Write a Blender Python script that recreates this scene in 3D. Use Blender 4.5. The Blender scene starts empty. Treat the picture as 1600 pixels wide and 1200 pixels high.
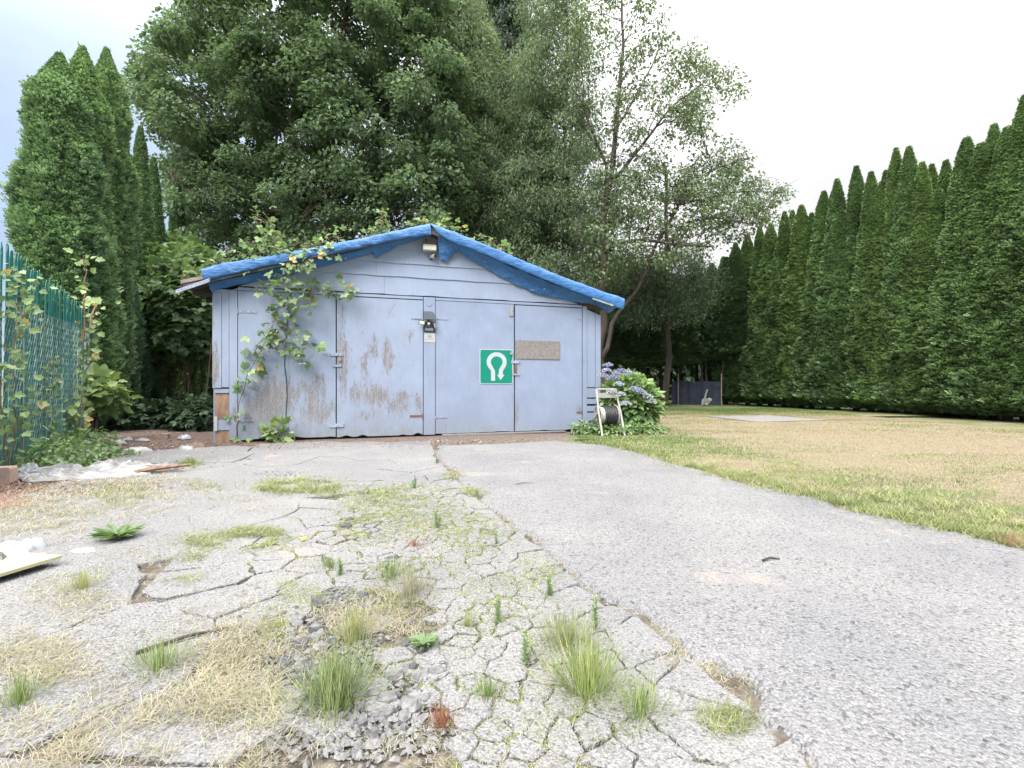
import bpy, math, random
import numpy as np
from mathutils import Vector, Matrix

sc = bpy.context.scene
COL = sc.collection
rng = np.random.default_rng(7)
random.seed(7)
R = math.radians
F = 750.0            # focal length in pixels of a 1600 px wide picture
CH = 1.0             # camera height

# ------------------------------------------------------------------ camera
cam = bpy.data.cameras.new('camera'); camo = bpy.data.objects.new('camera', cam)
COL.objects.link(camo); sc.camera = camo
camo.location = (0, 0, CH); camo.rotation_euler = (R(90), 0, 0)
cam.sensor_width = 36; cam.lens = 36*F/1600; cam.clip_start = .05; cam.clip_end = 900

# ------------------------------------------------------------------ sky, sun
SUN_EL, SUN_AZ = 43, 205
w = bpy.data.worlds.new('World'); sc.world = w; w.use_nodes = True
nt = w.node_tree; nt.nodes.clear()
def N(t, **k):
    n = nt.nodes.new(t)
    for a, b in k.items(): setattr(n, a, b)
    return n
sky = N('ShaderNodeTexSky', sky_type='NISHITA', sun_disc=False)
sky.sun_elevation = R(SUN_EL); sky.sun_rotation = R(SUN_AZ)
tc = N('ShaderNodeTexCoord')
sunh = Vector((math.sin(R(40)), math.cos(R(40)), .45))   # brightest part of the cloud cover
sunh = sunh.normalized()
dot = N('ShaderNodeVectorMath', operation='DOT_PRODUCT'); dot.inputs[1].default_value = sunh
nt.links.new(tc.outputs['Generated'], dot.inputs[0])
mp = N('ShaderNodeMapping'); mp.inputs['Scale'].default_value = (1, 1, 2.2)
nt.links.new(tc.outputs['Generated'], mp.inputs[0])
noi = N('ShaderNodeTexNoise'); noi.inputs['Scale'].default_value = 2.3; noi.inputs['Detail'].default_value = 5
noi.inputs['Roughness'].default_value = .5
nt.links.new(mp.outputs[0], noi.inputs[0])
m1 = N('ShaderNodeMath', operation='MULTIPLY_ADD'); m1.inputs[1].default_value = .55; m1.inputs[2].default_value = .18
nt.links.new(dot.outputs['Value'], m1.inputs[0])
m2 = N('ShaderNodeMath', operation='MULTIPLY_ADD'); m2.inputs[1].default_value = .75; 
nt.links.new(noi.outputs[0], m2.inputs[0]); nt.links.new(m1.outputs[0], m2.inputs[2])
cr = N('ShaderNodeValToRGB'); cr.color_ramp.elements[0].position = .45; cr.color_ramp.elements[1].position = 1.0
cr.color_ramp.elements[0].color = (.95,)*3+(1,); cr.color_ramp.elements[1].color = (1,)*3+(1,)
nt.links.new(m2.outputs[0], cr.inputs[0])
mx = N('ShaderNodeMixRGB'); nt.links.new(cr.outputs[0], mx.inputs[0])
nt.links.new(sky.outputs[0], mx.inputs[1])
cl = N('ShaderNodeMixRGB'); dr_ = N('ShaderNodeMapRange'); dr_.inputs[1].default_value = .45; dr_.inputs[2].default_value = .95
nt.links.new(dot.outputs['Value'], dr_.inputs[0]); nt.links.new(dr_.outputs[0], cl.inputs[0])
cl.inputs[1].default_value = (1.25, 1.6, 2.15, 1); cl.inputs[2].default_value = (2.4, 2.4, 2.46, 1)
ct_ = N('ShaderNodeMapRange'); ct_.inputs[1].default_value = .35; ct_.inputs[2].default_value = .65; ct_.inputs[3].default_value = .84; ct_.inputs[4].default_value = 1.12
nt.links.new(noi.outputs[0], ct_.inputs[0]); cs_ = N('ShaderNodeVectorMath', operation='SCALE'); nt.links.new(cl.outputs[0], cs_.inputs[0]); nt.links.new(ct_.outputs[0], cs_.inputs['Scale'])
nt.links.new(cs_.outputs[0], mx.inputs[2])
sep = N('ShaderNodeSeparateXYZ'); nt.links.new(tc.outputs['Generated'], sep.inputs[0])
zr = N('ShaderNodeMath', operation='MAXIMUM'); zr.inputs[1].default_value = 0; nt.links.new(sep.outputs[2], zr.inputs[0])
zp = N('ShaderNodeMath', operation='POWER'); zp.inputs[1].default_value = 4.6; nt.links.new(zr.outputs[0], zp.inputs[0])
oc = N('ShaderNodeMixRGB'); nt.links.new(zp.outputs[0], oc.inputs[0]); nt.links.new(mx.outputs[0], oc.inputs[1]); oc.inputs[2].default_value = (22, 21.4, 20.6, 1)   # overcast: brighter overhead
bg = N('ShaderNodeBackground'); bg.inputs[1].default_value = .1
nt.links.new(oc.outputs[0], bg.inputs[0])
wo = N('ShaderNodeOutputWorld'); nt.links.new(bg.outputs[0], wo.inputs[0])

sl = bpy.data.lights.new('sun', 'SUN'); so = bpy.data.objects.new('sun', sl); COL.objects.link(so)
sl.energy = 1.2; sl.angle = R(35); sl.color = (1, .96, .9)
sd = Vector((math.sin(R(SUN_AZ))*math.cos(R(SUN_EL)), math.cos(R(SUN_AZ))*math.cos(R(SUN_EL)), math.sin(R(SUN_EL))))
so.rotation_euler = sd.to_track_quat('Z', 'Y').to_euler(); so.location = (0, 0, 30)

vs = sc.view_settings; vs.view_transform = 'Standard'; vs.look = 'None'; vs.gamma = 1; vs.exposure = 2.2
vs.use_curve_mapping = False
sc.render.engine = 'CYCLES'

# ------------------------------------------------------------------ helpers
def tag(o, label=None, cat=None, group=None, kind=None):
    if label: o['label'] = label
    if cat: o['category'] = cat
    if group: o['group'] = group
    if kind: o['kind'] = kind
    return o
def empty(name, loc=(0, 0, 0), rz=0, label=None, cat=None, group=None):
    o = bpy.data.objects.new(name, None); COL.objects.link(o)
    o.location = loc; o.rotation_euler = (0, 0, rz); o.empty_display_size = .1
    return tag(o, label, cat, group)
def link(name, me, parent=None, loc=None, rz=None):
    o = bpy.data.objects.new(name, me); COL.objects.link(o)
    if parent: o.parent = parent
    if loc is not None: o.location = loc
    if rz is not None: o.rotation_euler = (0, 0, rz)
    return o
def npmesh(name, V, Fa, mat, attrs=None, smooth=False):
    V = np.asarray(V, dtype=np.float32); Fa = np.asarray(Fa, dtype=np.int32)
    me = bpy.data.meshes.new(name); k = Fa.shape[1]
    me.vertices.add(len(V)); me.vertices.foreach_set('co', V.ravel())
    me.loops.add(Fa.size); me.loops.foreach_set('vertex_index', Fa.ravel())
    me.polygons.add(len(Fa)); me.polygons.foreach_set('loop_start', np.arange(0, Fa.size, k, dtype=np.int32))
    me.polygons.foreach_set('use_smooth', np.full(len(Fa), bool(smooth)))
    me.update(calc_edges=True)
    if not smooth: me.shade_flat()
    for an, av in (attrs or {}).items():
        a = me.attributes.new(an, 'FLOAT', 'POINT'); a.data.foreach_set('value', np.asarray(av, dtype=np.float32).ravel())
    me.materials.append(mat)
    return me
class MB:
    def __init__(s): s.v = []; s.f = []; s.sm = False
    def add(s, vs, fs):
        o = len(s.v); s.v += [tuple(p) for p in vs]; s.f += [tuple(i+o for i in f) for f in fs]; return s
    def box(s, x0, x1, y0, y1, z0, z1, jit=0):
        v = [(x, y, z) for z in (z0, z1) for y in (y0, y1) for x in (x0, x1)]
        if jit: v = [tuple(c+random.uniform(-jit, jit) for c in p) for p in v]
        return s.add(v, [(0, 2, 3, 1), (4, 5, 7, 6), (0, 1, 5, 4), (2, 6, 7, 3), (0, 4, 6, 2), (1, 3, 7, 5)])
    def prism(s, poly, y0, y1):      # polygon in x,z extruded along y (front is y0)
        n = len(poly); v = [(x, y0, z) for x, z in poly]+[(x, y1, z) for x, z in poly]
        return s.add(v, [tuple(range(n)), tuple(range(2*n-1, n-1, -1))]+[((i+1) % n, i, n+i, n+(i+1) % n) for i in range(n)])
    def slab(s, poly, z0, z1):       # polygon in x,y extruded in z
        n = len(poly); v = [(x, y, z0) for x, y in poly]+[(x, y, z1) for x, y in poly]
        return s.add(v, [tuple(range(n-1, -1, -1)), tuple(range(n, 2*n))]+[(i, (i+1) % n, n+(i+1) % n, n+i) for i in range(n)])
    def tube(s, pts, rad, n=6, cap=True):
        pts = [Vector(p) for p in pts]; m = len(pts)
        if not hasattr(rad, '__len__'): rad = [rad]*m
        vs = []; up = Vector((0, 0, 1))
        t0 = (pts[1]-pts[0]).normalized()
        a = t0.cross(up)
        if a.length < .2: a = t0.cross(Vector((0, 1, 0)))
        a.normalize()
        for i in range(m):
            t = (pts[min(i+1, m-1)]-pts[max(i-1, 0)]).normalized()
            a = (a-t*a.dot(t)).normalized(); b = t.cross(a)
            for k in range(n):
                an = 2*math.pi*k/n; vs.append(pts[i]+(a*math.cos(an)+b*math.sin(an))*rad[i])
        fs = [(i*n+k, i*n+(k+1) % n, (i+1)*n+(k+1) % n, (i+1)*n+k) for i in range(m-1) for k in range(n)]
        if cap: fs += [tuple(range(n-1, -1, -1)), tuple(range((m-1)*n, m*n))]
        return s.add(vs, fs)
    def disc(s, c, ax, r, th, n=16):
        ax = Vector(ax).normalized(); c = Vector(c)
        return s.tube([c-ax*th/2, c+ax*th/2], r, n)
    def mesh(s, name, mat, smooth=False):
        me = bpy.data.meshes.new(name); me.from_pydata(s.v, [], s.f); me.update()
        if smooth: me.polygons.foreach_set('use_smooth', [True]*len(me.polygons))
        me.materials.append(mat); return me
    def build(s, name, mat, parent=None, loc=None, rz=None, smooth=False, **k):
        return tag(link(name, s.mesh(name, mat, smooth), parent, loc, rz), **k)

def _h(i, j, k, s):
    n = (i*374761393+j*668265263+k*2147483647+s*1274126177) & 0xffffffff
    n = ((n ^ (n >> 13))*1274126177) & 0xffffffff
    return ((n ^ (n >> 16)) & 0xffff)/65535.0
def vn(P, sc_=1.0, seed=0):
    P = np.asarray(P, dtype=np.float64)*sc_
    if P.ndim == 1: P = P[None]
    if P.shape[1] == 2: P = np.c_[P, np.zeros(len(P))]
    I = np.floor(P).astype(np.int64); f = P-I; f = f*f*(3-2*f); r = 0
    for a in (0, 1):
        for b in (0, 1):
            for c in (0, 1):
                wgt = (f[:, 0] if a else 1-f[:, 0])*(f[:, 1] if b else 1-f[:, 1])*(f[:, 2] if c else 1-f[:, 2])
                r = r+wgt*_h(I[:, 0]+a, I[:, 1]+b, I[:, 2]+c, seed)
    return r
def fbm(P, s=1.0, seed=0, o=3):
    r = 0; a = .5; t = 0
    for k in range(o): r = r+a*vn(P, s*2**k, seed+k*17); t += a; a *= .5
    return r/t
def nrm(a): return a/np.maximum(np.linalg.norm(a, axis=1, keepdims=True), 1e-9)
def G(px, py):                       # picture point -> ground point
    Y = F*CH/(py-600.0); return ((px-800)/F*Y, Y)
def W(px, py, Y): return ((px-800)/F*Y, Y, CH+(600-py)/F*Y)
def inpoly(X, Y, poly):
    r = np.zeros(X.shape, bool); n = len(poly)
    for i in range(n):
        x1, y1 = poly[i]; x2, y2 = poly[(i+1) % n]
        if y1 == y2: continue
        c = ((y1 > Y) != (y2 > Y)) & (X < (x2-x1)*(Y-y1)/(y2-y1)+x1); r ^= c
    return r

# templates for scattered things: x side, y forward, z normal
T_LEAF = (np.array([(0, 0, 0), (.33, .42, .09), (0, 1, -.06), (-.33, .42, .09)]), np.array([(0, 1, 2), (0, 2, 3)]))
T_NARROW = (np.array([(0, 0, 0), (.14, .45, .04), (0, 1, -.04), (-.14, .45, .04)]), np.array([(0, 1, 2), (0, 2, 3)]))
T_FROND = (np.array([(-.05, 0, 0), (-.5, .55, .12), (-.26, .78, .05), (.05, 0, 0), (-.14, 1, -.02), (.16, .95, -.02), (.04, .02, .02), (.3, .75, .05), (.5, .5, .12)]),
           np.array([(0, 1, 2), (3, 4, 5)[::-1], (6, 8, 7)]))
T_BLADE = (np.array([(-.5, 0, 0), (.5, 0, 0), (-.4, .5, .1), (.4, .5, .1), (0, .92, .42)]), np.array([(0, 1, 3), (0, 3, 2), (2, 3, 4)]))
T_TRI = (np.array([(-.5, 0, 0), (.5, 0, 0), (0, 1, .15)]), np.array([(0, 1, 2)]))
def _lobed(n=5):
    v = [(0, 0, 0)]; f = []
    ctr = (0, .45, -.03)
    out = [(0, 0), (.12, .12), (.42, .1), (.34, .32), (.52, .55), (.28, .62), (.2, .86), (0, 1.02), (-.2, .86), (-.28, .62), (-.52, .55), (-.34, .32), (-.42, .1), (-.12, .12)]
    v = [ctr]+[(x, y, .07*abs(x)*2-.05*(y > .9)) for x, y in out]
    m = len(out); f = [(0, i+1, (i+1) % m+1) for i in range(m)]
    return np.array(v), np.array(f)
T_LOBED = _lobed()
def _tri3():
    vs = []; fs = []
    for a, o in ((0, (0, .35)), (68, (.0, .2)), (-68, (0, .2))):
        c, s_ = math.cos(R(a)), math.sin(R(a)); b = len(vs)
        for x, y, z in ((0, 0, 0), (.24, .18, .05), (.27, .4, .04), (0, .72, -.05), (-.27, .4, .04), (-.24, .18, .05)):
            vs.append((o[0]+x*c+y*s_, o[1]+y*c-x*s_, z-.1*abs(s_)*y))
        fs += [(b, b+1, b+2), (b, b+2, b+3), (b, b+3, b+4), (b, b+4, b+5)]
    return np.array(vs), np.array(fs)
T_BRAM = _tri3()
_s = [(0, 0, 1), (0, 0, -.6), (1, .1, 0), (.3, .95, .2), (-.8, .6, -.1), (-.8, -.6, .15), (.35, -.9, 0)]
T_STONE = (np.array(_s, float), np.array([(0, 2, 3), (0, 3, 4), (0, 4, 5), (0, 5, 6), (0, 6, 2), (1, 3, 2), (1, 4, 3), (1, 5, 4), (1, 6, 5), (1, 2, 6)]))

def scatter(T, P, D, Nn, S, tint, Sx=None):
    tv, tf = T; P = np.asarray(P, float); n = len(P)
    D = nrm(D); X = nrm(np.cross(D, Nn)); Z = np.cross(X, D)
    S = np.broadcast_to(np.asarray(S, float), (n,)); Sx = S if Sx is None else np.broadcast_to(np.asarray(Sx, float), (n,))
    V = P[:, None, :]+(tv[None, :, 0, None]*X[:, None, :])*Sx[:, None, None]+(tv[None, :, 1, None]*D[:, None, :]+tv[None, :, 2, None]*Z[:, None, :])*S[:, None, None]
    Fa = tf[None]+(np.arange(n)*len(tv))[:, None, None]
    return V.reshape(-1, 3), Fa.reshape(-1, 3), np.repeat(np.asarray(tint, float), len(tv))
def join(parts):
    V = []; Fs = []; T = []; o = 0
    for v, f, t in parts: V.append(v); Fs.append(f+o); T.append(t); o += len(v)
    return np.concatenate(V), np.concatenate(Fs), np.concatenate(T)
def rdir(n, up=0.0):
    d = rng.normal(size=(n, 3)); d = nrm(d); d[:, 2] += up; return nrm(d)

# ------------------------------------------------------------------ materials
def mat(name):
    m = bpy.data.materials.new(name); m.use_nodes = True; t = m.node_tree
    return m, t, t.nodes['Principled BSDF']
def nn(t, ty, **k):
    n = t.nodes.new(ty)
    for a, b in k.items():
        if a in n.inputs.keys() if hasattr(n.inputs, 'keys') else False: n.inputs[a].default_value = b
        else: setattr(n, a, b)
    return n
def ramp(t, fac, stops):
    r = t.nodes.new('ShaderNodeValToRGB'); e = r.color_ramp.elements
    while len(e) > 1: e.remove(e[-1])
    for i, (p, c) in enumerate(stops):
        q = e[0] if i == 0 else e.new(p)
        q.position = p; q.color = (tuple(c)+(1,)) if hasattr(c, '__len__') else (c, c, c, 1)
    t.links.new(fac, r.inputs[0]); return r.outputs[0]
def noise(t, scale, detail=4, rough=.55, vec=None, stretch=None):
    n = t.nodes.new('ShaderNodeTexNoise'); n.inputs['Scale'].default_value = scale
    n.inputs['Detail'].default_value = detail; n.inputs['Roughness'].default_value = rough
    if vec is None: vec = t.nodes.new('ShaderNodeTexCoord').outputs['Object']
    if stretch:
        m = t.nodes.new('ShaderNodeMapping'); m.inputs['Scale'].default_value = stretch; t.links.new(vec, m.inputs[0]); vec = m.outputs[0]
    t.links.new(vec, n.inputs['Vector']); return n.outputs[0]
def mixc(t, fac, a, b, mode='MIX'):
    m = t.nodes.new('ShaderNodeMixRGB'); m.blend_type = mode
    for s_, i in ((fac, 0), (a, 1), (b, 2)):
        if hasattr(s_, 'is_output'): t.links.new(s_, m.inputs[i])
        elif i == 0: m.inputs[0].default_value = s_
        else: m.inputs[i].default_value = tuple(s_)+(1,)
    return m.outputs[0]
def math_(t, op, a, b=None, c=None, clamp=False):
    m = t.nodes.new('ShaderNodeMath'); m.operation = op; m.use_clamp = clamp
    for i, s_ in enumerate((a, b, c)):
        if s_ is None: continue
        if hasattr(s_, 'is_output'): t.links.new(s_, m.inputs[i])
        else: m.inputs[i].default_value = s_
    return m.outputs[0]
def attr(t, n): a = t.nodes.new('ShaderNodeAttribute'); a.attribute_name = n; return a.outputs['Fac']
def bump(t, b, h, st=.5, dist=.01):
    n = t.nodes.new('ShaderNodeBump'); n.inputs['Strength'].default_value = st; n.inputs['Distance'].default_value = dist
    t.links.new(h, n.inputs['Height']); t.links.new(n.outputs[0], b.inputs['Normal']); return n
def worldpos(t): return t.nodes.new('ShaderNodeNewGeometry').outputs['Position']

def foliage(name, stops, transl=.3, rough=.5, clump=1.2, var=.45):
    m, t, b = mat(name)
    c = ramp(t, attr(t, 'tint'), stops)
    cn = ramp(t, noise(t, clump, 3, vec=worldpos(t)), [(.3, 1-var), (.7, 1+var*.5)])
    c = mixc(t, 1.0, c, cn, 'MULTIPLY')
    oi = t.nodes.new('ShaderNodeObjectInfo'); c = mixc(t, 1.0, c, ramp(t, oi.outputs['Random'], [(0, (.9, .92, .95)), (.5, (1, 1, .98)), (1, (1.12, 1.08, .98))]), 'MULTIPLY')
    t.links.new(c, b.inputs['Base Color']); b.inputs['Roughness'].default_value = rough
    b.inputs['Specular IOR Level'].default_value = .35
    tr = t.nodes.new('ShaderNodeBsdfTranslucent'); t.links.new(mixc(t, 1.0, c, (1.08, 1.15, .7), 'MULTIPLY'), tr.inputs[0])
    mx_ = t.nodes.new('ShaderNodeMixShader'); mx_.inputs[0].default_value = transl
    t.links.new(b.outputs[0], mx_.inputs[1]); t.links.new(tr.outputs[0], mx_.inputs[2])
    t.links.new(mx_.outputs[0], t.nodes['Material Output'].inputs[0]); return m
def plain(name, col, rough=.6, metal=0, nscale=8, var=.25, bs=.2, bscale=60, col2=None, stretch=None):
    m, t, b = mat(name)
    n = noise(t, nscale, 5, .6, stretch=stretch)
    c2 = col2 or tuple(x*(1-var) for x in col)
    c = ramp(t, n, [(.32, c2), (.62, col)])
    t.links.new(c, b.inputs['Base Color']); b.inputs['Roughness'].default_value = rough; b.inputs['Metallic'].default_value = metal
    if bs: bump(t, b, noise(t, bscale, 3), bs, .004)
    return m

M = {}
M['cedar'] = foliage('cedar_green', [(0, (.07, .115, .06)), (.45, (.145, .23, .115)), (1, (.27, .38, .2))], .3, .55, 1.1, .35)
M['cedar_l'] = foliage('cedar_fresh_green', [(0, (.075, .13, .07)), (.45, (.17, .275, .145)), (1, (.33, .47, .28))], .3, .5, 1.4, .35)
M['cedar_shade'] = foliage('cedar_dark_shade_green', [(0, (0.053, 0.082, 0.046)), (1, (0.134, 0.211, 0.118))], .2, .6, 1.0, .3)  # cedar green with shade put into the colour, for trees under the canopy
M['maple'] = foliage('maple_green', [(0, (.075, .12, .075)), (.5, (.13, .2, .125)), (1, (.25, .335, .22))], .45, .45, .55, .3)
M['cherry'] = foliage('cherry_green', [(0, (0.093, 0.130, 0.073)), (.6, (0.188, 0.251, 0.141)), (1, (0.282, 0.359, 0.201))], .35, .5, .8, .3)
M['pale'] = foliage('pale_conifer_green', [(0, (0.134, 0.184, 0.103)), (.6, (0.228, 0.305, 0.171)), (1, (0.350, 0.427, 0.239))], .4, .55, .6, .35)
M['fir'] = foliage('fir_green', [(0, (0.039, 0.062, 0.048)), (1, (0.107, 0.170, 0.095))], .15, .6, .8, .3)
M['woods'] = foliage('woods_green', [(0, (0.053, 0.076, 0.044)), (1, (0.134, 0.197, 0.110))], .2, .6, .4, .4)
M['bramble'] = foliage('bramble_green', [(0, (.12, .19, .085)), (.6, (.26, .37, .16)), (.95, (.42, .52, .24)), (1, (.55, .42, .16))], .35, .45, 1.5, .3)
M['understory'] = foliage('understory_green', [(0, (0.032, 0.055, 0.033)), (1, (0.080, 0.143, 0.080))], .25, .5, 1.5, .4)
M['hydrangea'] = foliage('hydrangea_green', [(0, (.11, .18, .07)), (.6, (.27, .4, .16)), (1, (.46, .57, .26))], .3, .4, 4, .25)
M['blossom'] = foliage('blossom_mauve', [(0, (.22, .19, .42)), (.5, (.34, .37, .56)), (1, (.5, .5, .54))], .3, .6, 6, .15)
M['seedhead'] = foliage('bramble_pinkish_heads', [(0, (.25, .17, .1)), (1, (.45, .34, .22))], .3, .7, 3, .2)
M['grass_green'] = foliage('grass_green', [(0, (.12, .19, .06)), (.55, (.24, .33, .12)), (1, (.48, .47, .27))], .35, .5, 6, .25)
M['grass_yg'] = foliage('grass_yellow_green', [(0, (.17, .22, .08)), (.6, (.29, .32, .14)), (1, (.46, .42, .27))], .35, .5, 6, .25)
M['straw'] = foliage('grass_straw', [(0, (.28, .235, .17)), (.55, (.44, .39, .3)), (.82, (.54, .49, .4)), (.9, (.28, .33, .16)), (1, (.24, .3, .13))], .35, .6, 6, .2)
M['lawn_grass'] = foliage('lawn_grass', [(0, (.13, .19, .065)), (.4, (.23, .27, .11)), (.6, (.29, .28, .15)), (1, (.36, .305, .22))], .3, .6, 5, .25)
M['weed'] = foliage('weed_green', [(0, (.14, .22, .11)), (.7, (.26, .37, .18)), (1, (.5, .52, .2))], .3, .5, 8, .2)
M['yellowflower'] = plain('yellow_petal', (.8, .5, .03), .6, bs=0)
M['redweed'] = foliage('red_sorrel', [(0, (.22, .06, .04)), (1, (.42, .2, .12))], .3, .6, 8, .2)

M['redstraw'] = foliage('rusty_dry_grass', [(0, (.3, .17, .1)), (1, (.5, .36, .24))], .3, .6, 6, .2)
def bark(name, c1, c2, s=9):
    m, t, b = mat(name); n = noise(t, s, 6, .65, stretch=(1, 1, .18))
    t.links.new(ramp(t, n, [(.35, c1), (.65, c2)]), b.inputs['Base Color']); b.inputs['Roughness'].default_value = .9
    bump(t, b, n, .8, .02); return m
M['bark'] = bark('bark_grey_brown', (.05, .04, .032), (.14, .115, .09))
M['bark_d'] = bark('bark_dark', (.03, .024, .02), (.08, .062, .05))
M['cane'] = bark('cane_brown', (.1, .05, .035), (.25, .15, .1), 20)

def painted(name, col, dirty=(.2, .215, .205), wood=(.185, .165, .16)):
    m, t, b = mat(name); tcx = t.nodes.new('ShaderNodeTexCoord').outputs['Object']
    base = ramp(t, noise(t, 1.7, 5, .6, tcx), [(.3, tuple(x*.88 for x in col)), (.7, tuple(min(1, x*1.06) for x in col))])
    fine = ramp(t, noise(t, 30, 3, .7, tcx, (1, 1, .1)), [(.3, .94), (.7, 1.04)])
    base = mixc(t, 1, base, fine, 'MULTIPLY')
    n1 = noise(t, 17, 10, .85, tcx, (1, 1, .28)); pk = attr(t, 'peel')
    msk = math_(t, 'MULTIPLY', math_(t, 'SUBTRACT', math_(t, 'ADD', n1, pk), .655), 12, clamp=True)
    wc = ramp(t, noise(t, 26, 6, .7, tcx, (1, 1, .1)), [(.3, tuple(x*.55 for x in wood)), (.5, wood), (.7, tuple(min(.9, x*1.45) for x in wood))])
    # partly worn paint: bright flakes left inside the bare area
    fl = math_(t, 'MULTIPLY', math_(t, 'SUBTRACT', noise(t, 70, 4, .7, tcx, (1, 1, .35)), .52), 9, clamp=True)
    wc = mixc(t, math_(t, 'MULTIPLY', fl, .7), wc, tuple(min(1, x*1.05) for x in col))
    c = mixc(t, msk, base, wc)
    # scattered small chips
    ch = math_(t, 'MULTIPLY', math_(t, 'SUBTRACT', math_(t, 'ADD', noise(t, 42, 3, .6, tcx, (1, 1, .5)), math_(t, 'MULTIPLY', pk, .25)), .765), 30, clamp=True)
    c = mixc(t, ch, c, (.2, .19, .2))
    dm = math_(t, 'MULTIPLY', attr(t, 'dirt'), ramp(t, noise(t, 11, 5, .65, tcx, (1, 1, .6)), [(.3, .25), (.65, 1.0)]))
    c = mixc(t, dm, c, dirty)
    t.links.new(c, b.inputs['Base Color']); b.inputs['Roughness'].default_value = .62
    h = math_(t, 'SUBTRACT', noise(t, 60, 4, .6, tcx, (1, 1, .12)), math_(t, 'MULTIPLY', msk, 1.2))
    bump(t, b, h, .35, .003); return m
PAINT = (.265, .315, .425)
M['paint'] = painted('weathered_blue_paint', PAINT)
M['paint2'] = painted('smooth_blue_paint', (.24, .287, .40))
M['barewood'] = plain('bare_brown_wood', (.3, .19, .13), .85, nscale=14, col2=(.13, .08, .06), bs=.5, stretch=(1, 1, .25))
M['greywood'] = plain('grey_weathered_wood', (.32, .26, .23), .85, nscale=14, col2=(.16, .12, .1), bs=.5, stretch=(.15, 1, 1))
M['shadewood'] = plain('shade_grey_wood', (.12, .12, .13), .85, nscale=14, col2=(.06, .06, .065), bs=.4)  # wood darkened in colour for the shaded groove under the tarp edge
M['chipboard'] = None
m, t, b = mat('chipboard_grey'); v = noise(t, 60, 3, .6)
t.links.new(ramp(t, v, [(.3, (.09, .08, .075)), (.5, (.2, .18, .17)), (.68, (.31, .285, .27))]), b.inputs['Base Color']); b.inputs['Roughness'].default_value = .9; bump(t, b, v, .6, .004); M['chipboard'] = m
M['shingle'] = plain('old_roof_felt', (.13, .12, .11), .95, nscale=5, bs=.6, bscale=90)
M['dark'] = plain('dark_timber_gap_shade', (.045, .035, .03), .9, bs=.3)
m, t, b = mat('blue_tarp'); v = noise(t, 2.2, 5, .6); v2 = noise(t, 20, 5, .65, stretch=(.4, 1, 1.3))
t.links.new(mixc(t, 1, ramp(t, v, [(.3, (.022, .11, .31)), (.7, (.045, .175, .42))]), ramp(t, v2, [(.35, .88), (.65, 1.08)]), 'MULTIPLY'), b.inputs['Base Color']); b.inputs['Roughness'].default_value = .38
b.inputs['Specular IOR Level'].default_value = .5; bump(t, b, v2, .9, .03); M['tarp'] = m
M['white'] = plain('white_plastic', (.42, .42, .41), .45, nscale=12, var=.15, bs=.05)
M['cream'] = plain('weathered_cream_plastic', (.35, .34, .31), .55, nscale=12, var=.3, bs=.1)
M['bag'] = plain('white_plastic_bag', (.38, .4, .43), .3, nscale=10, var=.2, bs=.3)
M['sheet'] = plain('dirty_white_sheet', (.34, .34, .345), .6, nscale=7, col2=(.17, .155, .14), bs=.5, bscale=25)
M['black'] = plain('black_plastic', (.02, .022, .025), .4, bs=.05)
M['solar'] = plain('dark_solar_glass', (.03, .045, .06), .15, bs=0)
M['lens'] = plain('pale_led_lens', (.62, .65, .52), .25, nscale=60, var=.3, bs=.1)
M['steel'] = plain('galvanised_steel', (.42, .43, .44), .45, .6, nscale=20, bs=.1)
M['rust'] = plain('rusty_iron', (.22, .11, .07), .8, .2, nscale=20, bs=.4)
M['painted_iron'] = plain('blue_grey_painted_iron', (.33, .37, .48), .6, 0, nscale=30, col2=(.16, .15, .17), bs=.3)
M['brass'] = plain('worn_brass', (.55, .42, .2), .4, .7, bs=.1)
M['sign_green'] = plain('sign_green', (.0, .2, .135), .35, nscale=5, var=.12, bs=.05)
M['sign_white'] = plain('sign_white', (.42, .46, .47), .4, nscale=5, var=.1, bs=0)
M['notice_black'] = plain('notice_black', (.025, .028, .05), .5, bs=0)
M['ink'] = plain('ink_grey', (.1, .1, .12), .6, bs=0)
M['ink_faint'] = plain('ink_faint_red', (.4, .33, .36), .6, bs=0)
M['slat'] = plain('green_plastic_slat', (.014, .155, .13), .4, nscale=3, col2=(.009, .115, .098), bs=.05)
M['wire'] = plain('galvanised_wire', (.3, .36, .35), .5, .2, bs=0)
M['hose'] = plain('black_rubber_hose', (.035, .036, .04), .45, bs=.1)
M['hose_grey'] = plain('grey_hose', (.42, .41, .36), .55, bs=.1)
M['yellowboard'] = plain('pale_yellow_board', (.45, .42, .25), .5, nscale=3, var=.12, bs=.1)
M['brick'] = plain('faded_brick', (.42, .3, .25), .9, nscale=20, bs=.5)
M['cardboard'] = plain('brown_scrap', (.17, .115, .085), .9, nscale=12, bs=.5)
M['soil'] = None
M['concrete'] = plain('old_concrete', (.21, .205, .2), .9, nscale=6, bs=.5)

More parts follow.
